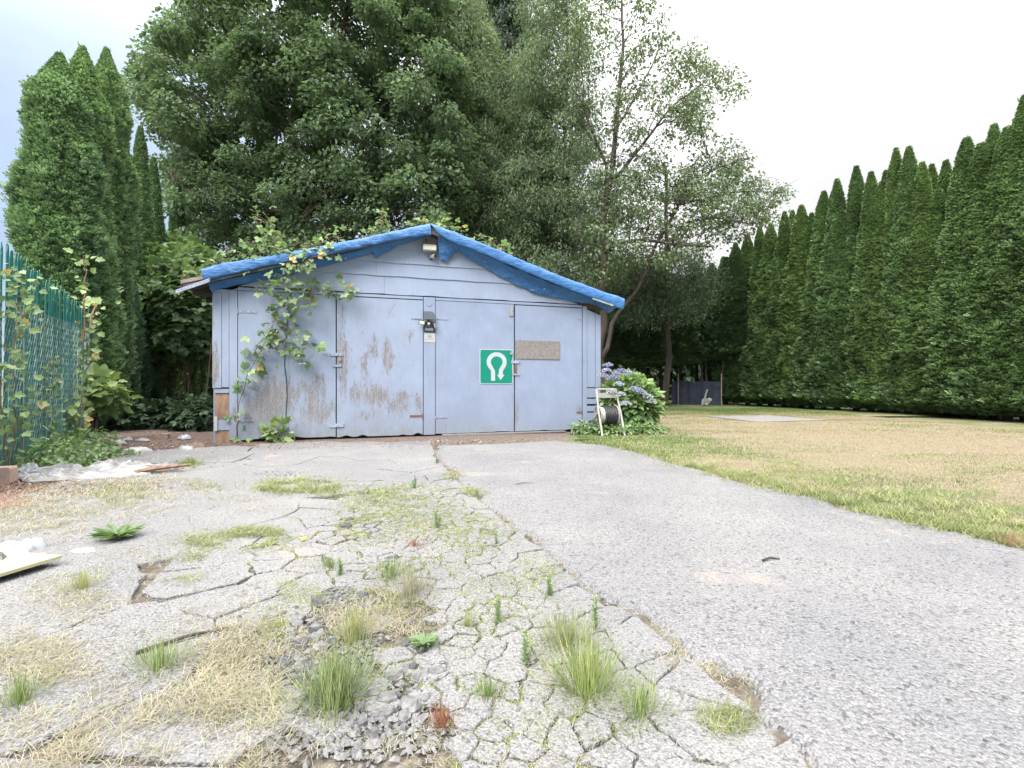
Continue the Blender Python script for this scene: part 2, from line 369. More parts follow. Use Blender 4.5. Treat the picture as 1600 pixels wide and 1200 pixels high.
def asphalt(name, c0, c1, c2, coarse, bst):
    m, t, b = mat(name); wp = worldpos(t)
    vo = t.nodes.new('ShaderNodeTexVoronoi'); vo.inputs['Scale'].default_value = coarse; t.links.new(wp, vo.inputs['Vector'])
    n = noise(t, coarse*1.6, 4, .7, wp); big = noise(t, .9, 5, .6, wp)
    c = ramp(t, n, [(.3, c0), (.47, c1), (.66, c2)])
    sp = ramp(t, vo.outputs['Color'], [(.08, .35), (.3, .95), (.9, 1.14)])
    c = mixc(t, .75, c, sp, 'MULTIPLY')
    c = mixc(t, 1, c, ramp(t, big, [(.3, (.8, .81, .84)), (.7, (1.12, 1.1, 1.06))]), 'MULTIPLY')
    tan = math_(t, 'MULTIPLY', math_(t, 'SUBTRACT', noise(t, 1.3, 6, .65, wp), .6), 5, clamp=True)
    c = mixc(t, math_(t, 'MULTIPLY', tan, .6), c, (.46, .36, .27))
    t.links.new(c, b.inputs['Base Color']); b.inputs['Roughness'].default_value = .92; b.inputs['Specular IOR Level'].default_value = .25
    h = math_(t, 'ADD', math_(t, 'MULTIPLY', vo.outputs['Distance'], -.8), math_(t, 'MULTIPLY', noise(t, coarse*.4, 4, .65, wp), .9))
    bump(t, b, h, bst, .012); return m
M['asphalt'] = asphalt('weathered_asphalt', (.075, .074, .077), (.185, .183, .188), (.27, .267, .272), 75, .9)
M['asphalt_old'] = asphalt('old_pale_asphalt', (.1, .098, .098), (.195, .193, .195), (.275, .272, .274), 100, .7)
M['asphalt_dark'] = plain('broken_asphalt_dark', (.1, .1, .105), .95, nscale=30, col2=(.035, .035, .04), bs=.8, bscale=80)
M['rubble'] = plain('grey_rubble', (.21, .205, .205), .95, nscale=26, col2=(.07, .07, .072), bs=.8, bscale=70)

m, t, b = mat('ground_soil'); wp = worldpos(t)
soil = ramp(t, noise(t, 14, 6, .7, wp), [(.3, (.06, .05, .04)), (.5, (.15, .13, .105)), (.7, (.28, .25, .21))])
dirt = ramp(t, noise(t, 22, 6, .72, wp), [(.3, (.07, .045, .035)), (.52, (.17, .12, .1)), (.7, (.36, .31, .28))])
mulch = ramp(t, noise(t, 24, 6, .75, wp, (1, 1.6, 1)), [(.3, (.1, .05, .04)), (.52, (.24, .145, .125)), (.7, (.38, .3, .27))])
dry = ramp(t, noise(t, 30, 6, .7, wp), [(.3, (.15, .125, .085)), (.6, (.28, .23, .165)), (.75, (.36, .31, .24))])
grn = ramp(t, noise(t, 30, 6, .7, wp), [(.3, (.06, .09, .03)), (.6, (.14, .18, .065)), (.75, (.24, .25, .11))])
pat = noise(t, 1.1, 5, .62, wp, (.6, 1.5, 1))
lw = mixc(t, ramp(t, math_(t, 'ADD', pat, attr(t, 'green')), [(.58, 0.), (.8, 1.)]), dry, grn)
c = mixc(t, attr(t, 'dirt'), soil, dirt); c = mixc(t, attr(t, 'mulch'), c, mulch); c = mixc(t, attr(t, 'lawn'), c, lw)
t.links.new(c, b.inputs['Base Color']); b.inputs['Roughness'].default_value = .97; b.inputs['Specular IOR Level'].default_value = .15
bump(t, b, noise(t, 26, 6, .75, wp), .9, .03); M['ground'] = m

# ------------------------------------------------------------------ SHED frame of reference
A = np.array([-467/F*F/92, F/92]); Bc = np.array([137/F*F/73, F/73])
SW = float(np.hypot(*(Bc-A))); ANG = math.atan2(Bc[1]-A[1], Bc[0]-A[0]); DX, DY = math.cos(ANG), math.sin(ANG)
def SP(px, py, w_=0.0):              # picture point -> (u, z) on the plane w_ metres in front of the shed front
    r = (px-800)/F; ax = A[0]+w_*DY; ay = A[1]-w_*DX
    u = (r*ay-ax)/(DX-r*DY); Y = ay+u*DY
    return u, CH+(600-py)/F*Y
def SL(u, v, z): return (A[0]+u*DX-v*DY, A[1]+u*DY+v*DX, z)   # shed local -> world

# ------------------------------------------------------------------ GROUND
edge_px = [(690, 698), (790, 695), (870, 690), (945, 697), (1000, 710), (1060, 728), (1130, 748), (1200, 765), (1280, 785), (1360, 806), (1440, 824), (1520, 842), (1600, 859), (1800, 905), (2300, 1010)]
seam_px = [(680, 701), (690, 722), (705, 738), (722, 755), (745, 775), (770, 795), (800, 820), (845, 850), (872, 872), (905, 905), (935, 930), (970, 948), (1010, 970), (1050, 1000), (1100, 1040), (1160, 1090), (1220, 1150), (1300, 1230), (1400, 1400)]
edge = [G(*p) for p in edge_px]; seam = [G(*p) for p in seam_px]
old_px = [(345, 716), (430, 707), (560, 703), (680, 700)]+seam_px[1:]+[(-300, 1400), (-500, 1000), (-60, 925), (60, 880), (150, 850), (225, 800), (262, 745), (300, 712)]
old = [G(*p) for p in old_px]
mulch_poly = [G(*p) for p in [(-200, 800), (-60, 750), (60, 745), (160, 752), (250, 735), (262, 745), (235, 770), (140, 778), (60, 800), (-60, 830), (-200, 880)]]
lawn_poly = edge[2:]+[(14, 0), (60, -5), (60, 60), (-2, 60), SL(SW, 1.5, 0)[:2], SL(SW+.02, 0.0, 0)[:2]]
dirt_poly = [G(*p) for p in [(80, 735), (150, 700), (220, 640), (330, 640), (360, 700), (300, 716), (262, 740), (160, 752)]]
shed_fr = [SL(-.6, -1.1, 0)[:2], SL(2, -1.0, 0)[:2], SL(4.5, -1.0, 0)[:2], SL(SW-.3, -.7, 0)[:2], SL(SW, .4, 0)[:2], SL(-.6, .4, 0)[:2]]
def soft(X, Y, poly, d=.12):
    r = 0; k = 0
    nx = (vn(np.c_[X.ravel(), Y.ravel()], 3, 3).reshape(X.shape)-.5)*.35; ny = (vn(np.c_[X.ravel(), Y.ravel()], 3, 9).reshape(X.shape)-.5)*.35
    for a in (-d, 0, d):
        for b_ in (-d, 0, d): r = r+inpoly(X+nx+a, Y+ny+b_, poly); k += 1
    return r/k
def gheight(X, Y):
    P = np.c_[np.ravel(X), np.ravel(Y)]
    return ((fbm(P, .9, 5)-.5)*.05+(vn(P, 7, 8)-.5)*.008).reshape(np.shape(X))
step = .06
xs = np.arange(-9, 11, step); ys = np.arange(.5, 15, step)
GX, GY = np.meshgrid(xs, ys)
lawn_a = soft(GX, GY, lawn_poly, .06)
hgt = gheight(GX, GY)*np.clip((GY-1)/1.5, .3, 1)
onlawn = lawn_a > .5
hgt = np.where(onlawn, hgt+.01, hgt*.5-.002)
att = {'lawn': lawn_a, 'mulch': soft(GX, GY, mulch_poly), 'dirt': np.clip(soft(GX, GY, dirt_poly, .2)+soft(GX, GY, shed_fr, .1)*.8, 0, 1)}
# how green the lawn is: along the driveway and by the hedges
def dist_line(P, L):
    d = np.full(len(P), 1e9)
    for (x1, y1), (x2, y2) in zip(L[:-1], L[1:]):
        vx, vy = x2-x1, y2-y1; tt = np.clip(((P[:, 0]-x1)*vx+(P[:, 1]-y1)*vy)/(vx*vx+vy*vy), 0, 1)
        d = np.minimum(d, np.hypot(P[:, 0]-x1-tt*vx, P[:, 1]-y1-tt*vy))
    return d
def greenness(X, Y):
    P = np.c_[np.ravel(X), np.ravel(Y)]; d = dist_line(P, edge)
    g = .25*np.exp(-(d/.6)**2)+.22*np.exp(-((d-1.2)/.8)**2)*(P[:, 1] < 9)
    hd = np.abs(P[:, 0]-(13.8-.335*(P[:, 1]-12.93)))
    g = g+.3*np.exp(-(hd/1.4)**2)+.34*np.clip((P[:, 1]-14.5)/3, 0, 1)+.28*np.clip((4.2-P[:, 0])/2, 0, 1)*(P[:, 1] > 8)
    return (g-.1).reshape(np.shape(X))
att['green'] = greenness(GX, GY)
V = np.c_[GX.ravel(), GY.ravel(), hgt.ravel()]
ny_, nx_ = GX.shape; idx = np.arange(nx_*ny_).reshape(ny_, nx_)
Q = np.stack([idx[:-1, :-1], idx[:-1, 1:], idx[1:, 1:], idx[1:, :-1]], -1).reshape(-1, 4)
fl = (onlawn[:-1, :-1]).ravel()
def sub(Q, name):
    u, inv = np.unique(Q.ravel(), return_inverse=True)
    me = npmesh(name, V[u], inv.reshape(-1, 4), M['ground'], {k: a.ravel()[u] for k, a in att.items()}, True)
    return tag(link(name, me), kind='structure')
sub(Q[~fl], 'ground'); sub(Q[fl], 'lawn')
# the land beyond, one sheet to the horizon
far = MB(); 
O = [(-9+step, .5+step), (11-2*step, 15-2*step)]
far.add([(-400, -300, -.045), (400, -300, -.045), (400, 600, -.045), (-400, 600, -.045)], [(0, 1, 2, 3)])
fo = far.mesh('distant_ground', M['ground'])
for k_, v_ in (('lawn', 1.), ('mulch', 0.), ('dirt', 0.), ('green', .2)):
    a_ = fo.attributes.new(k_, 'FLOAT', 'POINT'); a_.data.foreach_set('value', [v_]*4)
tag(link('distant_ground', fo), kind='structure')
# lawn carried on behind, coarse sheet 15..45 m
xs2 = np.arange(-22, 30, .5); ys2 = np.arange(14.9, 46, .5); X2, Y2 = np.meshgrid(xs2, ys2)
ix = np.arange(X2.size).reshape(X2.shape); Q2 = np.stack([ix[:-1, :-1], ix[:-1, 1:], ix[1:, 1:], ix[1:, :-1]], -1).reshape(-1, 4)
leftd = (X2 < 0).astype(float)
tag(link('back_ground', npmesh('back_ground', np.c_[X2.ravel(), Y2.ravel(), np.full(X2.size, .0)], Q2, M['ground'],
    {'lawn': (1-leftd).ravel(), 'mulch': 0*leftd.ravel(), 'dirt': leftd.ravel(), 'green': greenness(X2, Y2).ravel()}, True)), kind='structure')

# asphalt driveway: a grid clipped to its outline, with a real edge
drive_poly = seam+[(6, .3), (30, .2)]+edge[::-1]
ZD = .022
dx = .05; xs = np.arange(-2, 9, dx); ys = np.arange(.9, 9.6, dx); DXg, DYg = np.meshgrid(xs, ys)
wob = (vn(np.c_[DXg.ravel(), DYg.ravel()], 5, 2).reshape(DXg.shape)-.5)*.10+(vn(np.c_[DXg.ravel(), DYg.ravel()], 14, 5).reshape(DXg.shape)-.5)*.05
ins = inpoly(DXg+wob, DYg+wob*.6, drive_poly)
# drop the vertices just outside the outline so that the sheet turns down at its edge
z = ZD+gheight(DXg, DYg)*.35+.004*(vn(np.c_[DXg.ravel(), DYg.ravel()], 4, 12).reshape(DXg.shape)-.5)
z = np.where(ins, z, -.05)
ix = np.arange(DXg.size).reshape(DXg.shape); Qd = np.stack([ix[:-1, :-1], ix[:-1, 1:], ix[1:, 1:], ix[1:, :-1]], -1).reshape(-1, 4)
anyin = ins.ravel()[Qd].any(1)
tag(link('driveway', npmesh('driveway', np.c_[DXg.ravel(), DYg.ravel(), z.ravel()], Qd[anyin], M['asphalt'], None, True)), kind='structure')

# old cracked asphalt: real pieces with joints between (Voronoi cells), dense where the photo shows alligator cracking
fine_poly = [G(*p) for p in [(575, 765), (690, 748), (740, 790), (800, 850), (880, 930), (960, 1000), (1060, 1080), (1150, 1300), (560, 1300), (520, 1130), (600, 960), (560, 870), (520, 820)]]
mid_poly = [G(*p) for p in [(340, 880), (440, 830), (560, 790), (600, 860), (620, 960), (560, 1100), (400, 1300), (300, 1300), (430, 1000), (350, 960)]]
allp = np.array(old)
seeds = []
cand = np.c_[rng.uniform(-5.2, 2.2, 60000), rng.uniform(.85, 8.6, 60000)]
cand = cand[inpoly(cand[:, 0], cand[:, 1], old)]
fi = inpoly(cand[:, 0]+.12*(vn(cand, 4, 1)-.5), cand[:, 1], fine_poly); mi = inpoly(cand[:, 0], cand[:, 1], mid_poly)
base_s = .42+.5*vn(cand, .8, 4)
spc = np.where(fi, .052+.085*vn(cand, 3.5, 6)**1.5, np.where(mi, .13+.16*vn(cand, 1.5, 6), base_s))
grid = {}
for (x, y), s_ in zip(cand, spc):
    ci, cj = int(math.floor(x/.9)), int(math.floor(y/.9)); ok = True
    for a in (-1, 0, 1):
        for b_ in (-1, 0, 1):
            for (qx, qy, qs) in grid.get((ci+a, cj+b_), ()):
                if (qx-x)**2+(qy-y)**2 < (min(s_, qs)*.9+.1*max(s_, qs))**2: ok = False; break
            if not ok: break
        if not ok: break
    if ok: grid.setdefault((ci, cj), []).append((x, y, s_)); seeds.append((x, y, s_))
SD = np.array(seeds)
def clip(poly, nx, ny, c):           # keep nx*x+ny*y <= c
    out = []
    for i in range(len(poly)):
        p, q = poly[i], poly[(i+1) % len(poly)]; dp = nx*p[0]+ny*p[1]-c; dq = nx*q[0]+ny*q[1]-c
        if dp <= 0: out.append(p)
        if (dp < 0 < dq) or (dq < 0 < dp): t_ = dp/(dp-dq); out.append((p[0]+t_*(q[0]-p[0]), p[1]+t_*(q[1]-p[1])))
    return out
def wobp(x, y, amp):
    return (x+amp*(math.sin(x*37+y*19)+.8*math.sin(x*123-y*91+1.3)+.5*math.sin(x*231+y*207)), y+amp*(math.sin(y*41-x*23+2)+.8*math.sin(y*117+x*97)+.5*math.sin(y*253-x*211)))
HOT = [(*G(405, 905), .17, .3), (*G(545, 830), .2, .35), (*G(500, 890), .25, .25), (*G(610, 900), .15, .2)]
rub_poly = [G(*p) for p in [(440, 975), (470, 930), (560, 915), (650, 940), (690, 990), (600, 1030), (640, 1080), (700, 1133), (700, 1300), (420, 1300), (425, 1100)]]
cells = []; gappts = []
seam_np = np.array(seam)
for i in range(len(SD)):
    x, y, s_ = SD[i]
    if inpoly(np.array([x]), np.array([y]), rub_poly)[0] and random.random() < .8: continue
    d2 = (SD[:, 0]-x)**2+(SD[:, 1]-y)**2; near = np.argsort(d2)[1:26]
    rad = min(1.7*s_+.1, 1.3); poly = [(x+rad*math.cos(a), y+rad*math.sin(a)) for a in np.linspace(0, 2*math.pi, 9)[:-1]]
    for j in near:
        ex, ey = SD[j, 0]-x, SD[j, 1]-y; d = math.hypot(ex, ey)
        if d > 2*rad: continue
        bigs = min(s_, SD[j, 2]) > .3
        gap = (.0006+.004*random.random()**5 if bigs else .0012+.0075*random.random()**2.5)
        hx_, hy_ = x+ex/2, y+ey/2
        if any(((hx_-a_)/r1)**2+((hy_-b_)/r2)**2 < 1 for a_, b_, r1, r2 in HOT): gap = .004+.011*random.random()**1.5
        nx, ny = ex/d, ey/d; poly = clip(poly, nx, ny, nx*x+ny*y+d/2-gap)
        if len(poly) < 3: break
    # stop at the driveway seam
    k = int(np.argmin(np.hypot(seam_np[:, 0]-x, seam_np[:, 1]-y)))
    for kk in (k-1, k):
        if 0 <= kk < len(seam)-1 and len(poly) >= 3:
            (x1, y1), (x2, y2) = seam[kk], seam[kk+1]; ex, ey = x2-x1, y2-y1; L_ = math.hypot(ex, ey); nx, ny = -ey/L_, ex/L_
            if nx < 0: nx, ny = -nx, -ny
            poly = clip(poly, nx, ny, nx*x1+ny*y1-.042)
    if len(poly) < 3: continue
    # subdivide and roughen
    pp = []
    for a in range(len(poly)):
        p, q = poly[a], poly[(a+1) % len(poly)]; L_ = math.hypot(q[0]-p[0], q[1]-p[1])
        if L_ < .004: continue
        m_ = max(1, min(6, int(L_/(.018 if s_ < .3 else .07))))
        for b_ in range(m_):
            t_ = b_/m_; pp.append(wobp(p[0]+t_*(q[0]-p[0]), p[1]+t_*(q[1]-p[1]), min(.0055, s_*.06) if s_ < .3 else .01))
        if y < 5.5: gappts.append((p[0], p[1], q[0], q[1], s_))
    if len(pp) >= 3: cells.append((x, y, s_, pp))
pav = empty('old_asphalt_paving', (0, 0, 0)); tag(pav, kind='structure')
def cell_mb(mb, c, ox=0, oy=0):
    x, y, s_, pp = c; n = len(pp); zt = .016+random.uniform(-.002, .004)+float(gheight(np.array([x]), np.array([y]))[0])*.35
    tx, ty = (random.uniform(-.03, .03), random.uniform(-.03, .03)) if s_ < .3 else (0, 0)
    bev = .005 if s_ < .3 else .006
    top = []; mid = []; bot = []
    for (a, b_) in pp:
        da, db = a-x, b_-y; L_ = max(math.hypot(da, db), 1e-4); zz = zt+da*tx+db*ty
        top.append((a-da/L_*bev-ox, b_-db/L_*bev-oy, zz)); mid.append((a-ox, b_-oy, zz-.004)); bot.append((a-ox, b_-oy, zz-.04))
    fs = [tuple(range(n))]
    for k in range(n):
        k2 = (k+1) % n; fs += [(k, n+k, n+k2, k2), (n+k, 2*n+k, 2*n+k2, n+k2)]
    mb.add(top+mid+bot, fs)
cells.sort(key=lambda c: -(c[2]/max(c[1], .9)**1.5))
rest = MB()
for n_, c in enumerate(cells):
    if n_ < 295:
        mb = MB(); cell_mb(mb, c, c[0], c[1]); mb.build('asphalt_piece', M['asphalt_old'], pav, (c[0], c[1], 0))
    else: cell_mb(rest, c)
rest.build('asphalt_pieces', M['asphalt_old'], pav, kind='stuff')
print('cells', len(cells))

# concrete slab in the lawn
mb = MB(); mb.slab([G(1105, 652), G(1185, 661), G(1290, 658), G(1200, 650.5)], -.02, .035)
mb.build('lawn_slab', M['concrete'], label='flat pale concrete slab lying in the lawn before the tall hedge', cat='concrete slab')

# ------------------------------------------------------------------ SHED
shed = empty('garage_shed', SL(0, 0, 0), ANG, 'weathered blue wooden double garage shed with low gable roof and peeling doors', 'garage')
HW = 2.66                            # top of the doors' header
APX = SW/2-.06
def gz(u): return 2.50+(3.86-2.50)*(1-abs(u-APX)/(SW/2))     # underside of the roof over the front
def peelmap(U, Z, blobs, basev=0.0):
    r = np.full(U.shape, float(basev))
    for (px, py, sx, sz, a) in blobs:
        u, z_ = SP(px, py); k = .0125
        r = np.maximum(r, a*.76*np.exp(-(np.abs((U-u)/(sx*k*1.55))**2+np.abs((Z-z_)/(sz*k*1.35))**2)))
    return r+np.where(r > .02, .09*(fbm(np.c_[U.ravel()*1.5, Z.ravel()], 3.2, 77).reshape(U.shape)-.5), 0)
def panel(name, u0, u1, z0, z1, w0, w1, parent=shed, blobs=(), m_='paint', ragged=0, top=None, dirtk=1.0, basep=0.0, res=.05, part=True):
    nu = max(2, int((u1-u0)/res)+1); nz = max(2, int((z1-z0)/res)+1)
    U, Z = np.meshgrid(np.linspace(u0, u1, nu), np.linspace(0, 1, nz))
    z0a = z0+(ragged*np.maximum(0, vn(np.c_[U[0], U[0]*0+.3], 7, 31)-.45)*2 if ragged else 0)+0*U[0]
    z1a = np.array([top(x) for x in U[0]]) if top else z1+0*U[0]
    Z = z0a[None]+(z1a-z0a)[None]*Z
    n = nu*nz; Vf = np.c_[U.ravel(), np.full(n, -w1), Z.ravel()]; Vb = np.c_[U.ravel(), np.full(n, -w0), Z.ravel()]
    ix = np.arange(n).reshape(nz, nu)
    f = np.stack([ix[:-1, :-1], ix[:-1, 1:], ix[1:, 1:], ix[1:, :-1]], -1).reshape(-1, 4)
    ring = np.concatenate([ix[0, :], ix[1:, -1], ix[-1, -2::-1], ix[-2:0:-1, 0]]); r2 = np.roll(ring, -1)
    side = np.stack([ring, ring+n, r2+n, r2], -1)
    F_ = np.concatenate([f, f[:, ::-1]+n, side]); Va = np.concatenate([Vf, Vb])
    pl = peelmap(U, Z, blobs, basep); dr = dirtk*np.clip(.95*np.exp(-(Z-.02)/.14)+.5*np.exp(-(Z-.02)/.5)+.06, 0, .95)
    me = npmesh(name, Va, F_, M[m_], {'peel': np.concatenate([pl.ravel()]*2), 'dirt': np.concatenate([dr.ravel()]*2)})
    return link(name, me, parent)
U = lambda px, py=600: SP(px, py)[0]
zdoor = SP(600, 466)[1]; z_b = .035
d1l, d1r, d2l, d2r = U(372.5), U(524.6), U(526.4), U(660.5)
d3l, d3r, d4l, d4r = U(680.2), U(802.2), U(804.2), U(908.3)
bl1 = [(400, 640, 14, 26, .34), (430, 630, 22, 36, .38), (450, 610, 18, 24, .3), (470, 600, 9, 40, .24), (490, 610, 18, 30, .32), (500, 640, 22, 25, .34), (515, 600, 9, 30, .2), (408, 590, 4, 14, .4), (470, 660, 30, 12, .24), (420, 660, 12, 18, .3), (395, 560, 6, 6, .1)]
bl2 = [(533, 500, 7, 30, .26), (535, 575, 8, 55, .34), (545, 560, 10, 30, .22), (565, 500, 10, 20, .18), (600, 495, 18, 18, .16), (570, 570, 8, 25, .28), (605, 560, 8, 26, .36), (640, 520, 6, 12, .26), (585, 545, 8, 20, .3), (590, 620, 25, 18, .34), (620, 630, 20, 20, .32), (560, 615, 15, 20, .3), (648, 560, 5, 15, .22), (652, 630, 6, 20, .32), (633, 620, 6, 8, .36), (580, 645, 22, 12, .26), (600, 480, 30, 15, .14)]
bl3 = [(715, 525, 3, 2, .2), (800, 620, 4, 40, .2), (700, 670, 20, 7, .18)]
bl4 = [(807, 640, 3, 25, .34), (806, 655, 3, 20, .3), (850, 668, 20, 6, .15), (905, 640, 4, 10, .3)]
door1 = empty('door', (0, 0, 0)); door1.parent = shed; tag(door1, 'leftmost blue door leaf with heavily peeled lower half')
door2 = empty('door', (0, 0, 0)); door2.parent = shed; tag(door2, 'blue door leaf peeling in brown vertical streaks')
door3 = empty('door', (0, 0, 0)); door3.parent = shed; tag(door3, 'smooth blue door leaf that carries the green sign')
door4 = empty('door', (0, 0, 0)); door4.parent = shed; tag(door4, 'smooth blue door leaf patched with a chipboard strip')
ds = d1l+(d1r-d1l)*.51
panel('panel', d1l, ds-.0015, z_b, zdoor, -.01, .03, door1, bl1, 'paint', .03, basep=.0, res=.03)
panel('panel', ds+.0015, d1r, z_b+.01, zdoor, -.01, .031, door1, bl1, 'paint', .03, basep=.0, res=.03)
panel('panel', d2l, d2r, z_b, zdoor-.01, -.01, .03, door2, bl2, 'paint', .035, basep=.01, res=.03)
panel('panel', d3l, d3r, z_b+.01, zdoor, -.01, .03, door3, bl3, 'paint2', .012, res=.04, dirtk=.8, basep=-.03)
panel('panel', d4l, d4r, z_b+.012, zdoor-.01, -.01, .03, door4, bl4, 'paint2', .012, res=.04, dirtk=.6, basep=-.03)
# added dark sheet behind the doors, stands in for the shade inside
MB().box(.05, SW-.05, .10, .14, .0, 2.6).build('dark_gap_sheet', M['dark'], shed)
# header, posts, trim boards
panel('header_board', U(372.5), U(660.5), zdoor+.008, HW, -.01, .036, basep=.04)
panel('header_board', U(680.2), U(908.5), zdoor+.008, HW, -.01, .036, m_='paint2')
panel('post', U(661.6), U(679.3), .03, HW, -.01, .045, m_='paint2', dirtk=.6)
def roofz(u): return gz(u)-.02
panel('trim_board', U(359.2), U(371.6), .04, HW-.06, -.01, .04, basep=.05, blobs=[(365, 650, 5, 20, .3)])
zsk = SP(345, 606)[1]
panel('corner_board', .0, U(347), zsk, 2.6, -.01, .045, basep=.06, blobs=[(336, 570, 5, 35, .42), (335, 500, 3, 20, .3)], top=roofz)
panel('corner_board', U(347.4), U(358.6), zsk+.01, 2.6, -.01, .038, basep=.05, top=lambda u: min(roofz(u), HW-.06))
panel('trim_board', U(909.4), U(915.8), .04, HW-.02, -.01, .04, m_='paint2', dirtk=.6)
zsr = SP(925, 605)[1]
panel('corner_board', U(916.4), U(928.6), zsr, 2.6, -.01, .036, m_='paint2', top=roofz)
panel('corner_board', U(929.2), SW, zsr-.01, 2.55, -.01, .045, m_='paint2', top=lambda u: roofz(u))
panel('fascia_strip', U(333), U(372), HW-.05, HW, -.012, .03, basep=.05, top=lambda u: min(HW, roofz(u)))
# broken skirting at the corners
def bxp(name, x0, y0, x1, y1, wa, wb, mt, par=shed, **k):
    (u0, z1_), (u1, z0_) = SP(x0, y0), SP(x1, y1)
    return MB().box(u0, u1, -wb, -wa, z0_, z1_, 0).build(name, mt, par, **k)
bxp('skirting_board', 336, 614.6, 358.2, 655, -.01, .012, M['barewood'], label='bare brown plywood skirting')
panel('skirting_board', U(336), U(358.4), SP(345, 614)[1], SP(345, 607.5)[1], -.01, .03, basep=.1)
panel('skirting_board', U(341), U(359), SP(345, 672)[1], SP(345, 655.6)[1], -.01, .032, basep=.06, dirtk=.5)
bxp('skirting_strip', 335.5, 651, 340.8, 673, .0, .05, M['white'])
bxp('skirting_board', 337, 673, 366, 691.5, -.012, .02, M['barewood'])
for y0, y1 in ((606.5, 621), (623, 631), (634, 642.5), (644.5, 672)):
    panel('skirting_board', U(915.9), SW, SP(925, y1)[1], SP(925, y0)[1], -.01, .03+.004*(y0 > 630), m_='paint2', dirtk=.5, basep=.02, res=.04)
MB().box(U(690), U(880), -.16, .0, .004, .034, .006).build('door_sill', M['concrete'], shed)
# lap siding boards in the gable, each its own piece
gzs = [HW+.004]+[SP(620, y)[1] for y in (434, 413, 392)]
gzs += [gzs[-1]+.24, gzs[-1]+.45]
for i in range(len(gzs)-1):
    za, zb = gzs[i], gzs[i+1]+.02
    def ulim(z_): return APX-SW/2*(1-(z_-2.50)/1.36)+.02, APX+SW/2*(1-(z_-2.50)/1.36)-.02
    if za > 3.8: break
    la, ra = ulim(za); lb, rb = ulim(min(zb, 3.84))
    brk = {0: [.38], 1: [.30]}.get(i, [])
    cuts = [0]+brk+[1]
    for a, b_ in zip(cuts[:-1], cuts[1:]):
        def lerp(l, r, t_): return l+(r-l)*t_
        zt = min(zb, 3.84); nb = 14; jx = 24
        us0 = [lerp(la, ra, a+(b_-a)*k/nb) for k in range(nb+1)]
        xa0, xa1 = us0[0]+.0015, us0[-1]-.0015
        xb0 = lb if a == 0 else xa0; xb1 = rb if b_ == 1 else xa1
        n1 = 30; bv = []
        sag = [.006*math.sin(k*.7+i*2+a*9)+.004*random.uniform(-1, 1) for k in range(n1+1)]
        Vv = []; pe = []; di = []
        for k in range(n1+1):
            t_ = k/n1; xb_ = xa0+(xa1-xa0)*t_; xt_ = xb0+(xb1-xb0)*t_
            Vv += [(xb_, -.046, za+.014+sag[k]*.8), (xt_, -.026, zt), (xb_, -.022, za+.014+sag[k]*.8), (xt_, -.0, zt)]
            pv = -.04+(.16 if (i == 0 and .42 < t_ < .6 and a > 0) or (i in (1, 2) and .2 < t_ < .4) else 0)*random.random()
            pe += [pv, pv*.3]*2; di += [.0, .0]*2
        Fq = []
        for k in range(n1):
            o = 4*k; Fq += [(o, o+4, o+5, o+1), (o+2, o+6, o+4, o), (o+3, o+7, o+6, o+2)]
        Fq += [(0, 1, 3, 2), (4*n1, 4*n1+2, 4*n1+3, 4*n1+1)]
        link('siding_board', npmesh('siding_board', Vv, Fq, M['paint'], {'peel': pe, 'dirt': di}), shed)
# side and back walls
LEN = 6.2
def wallp(poly, x0, x1): pass
mb = MB(); mb.box(0, .1, .02, LEN, 0, 2.48); 
mb.build('side_wall', M['paint2'], shed)
MB().box(SW-.1, SW, .02, LEN, 0, 2.48).build('side_wall', M['paint2'], shed)
MB().prism([(0.002, 0), (SW-.002, 0), (SW-.002, 2.48), (APX, 3.8), (0.002, 2.48)], LEN-.1, LEN).build('back_wall', M['paint2'], shed)
MB().prism([(0.2, HW-.1), (SW-.2, HW-.1), (APX, 3.76)], .03, .07).build('gable_dark_sheet', M['dark'], shed)  # added dark sheet, puts black shade into the gaps between siding boards
# roof
EL, ER, OH = -.42, SW+.50, .30
ul, zl = SP(283, 437, OH); ur, zr = SP(974, 468, OH); ua, zapx = SP(673, 353, OH)
zap = zapx-.01
roof = empty('roof'); roof.parent = shed
def rs(uA, zA, uB, zB, th, y0, y1, name, mt, dz=0):
    MB().prism([(uA, zA-th+dz), (uB, zB-th+dz), (uB, zB+dz), (uA, zA+dz)], y0, y1).build(name, mt, roof)
rs(ul, zl, ua, zap, .07, -OH, LEN+.2, 'roof_slope', M['shingle'], -.02)
rs(ua+.001, zap, ur, zr, .07, -OH, LEN+.2, 'roof_slope', M['shingle'], -.02)
rs(ul-.0, zl-.0, ua, zap, .06, -OH-.025, -OH-.001, 'rake_board', M['greywood'], -.012)
rs(ul+.03, zl-.07, ua, zap-.07, .05, -OH-.012, -OH+.02, 'rake_board', M['shadewood'], -.01)
rs(ua+.001, zap-.07, ur, zr-.07, .05, -OH-.012, -OH+.02, 'rake_board', M['shadewood'], -.01)
for k in range(9):
    yy = .02+k*.72
    rs(ul+.06, zl-.072, .0, zl-.072+(zap-zl)*(0-ul-.06)/(ua-ul), .10, yy, yy+.045, 'rafter', M['dark'], -.04)
# drip edge sticking out at the left eave
p0 = SP(271, 452, .45); p1 = SP(330, 436, .28)
MB().prism([(p0[0], p0[1]-.05), (p1[0], p1[1]-.06), (p1[0], p1[1]+.0), (p0[0], p0[1]+.01)], -.33-.03, -.33-.01).build('eave_strip', M['painted_iron'], roof)

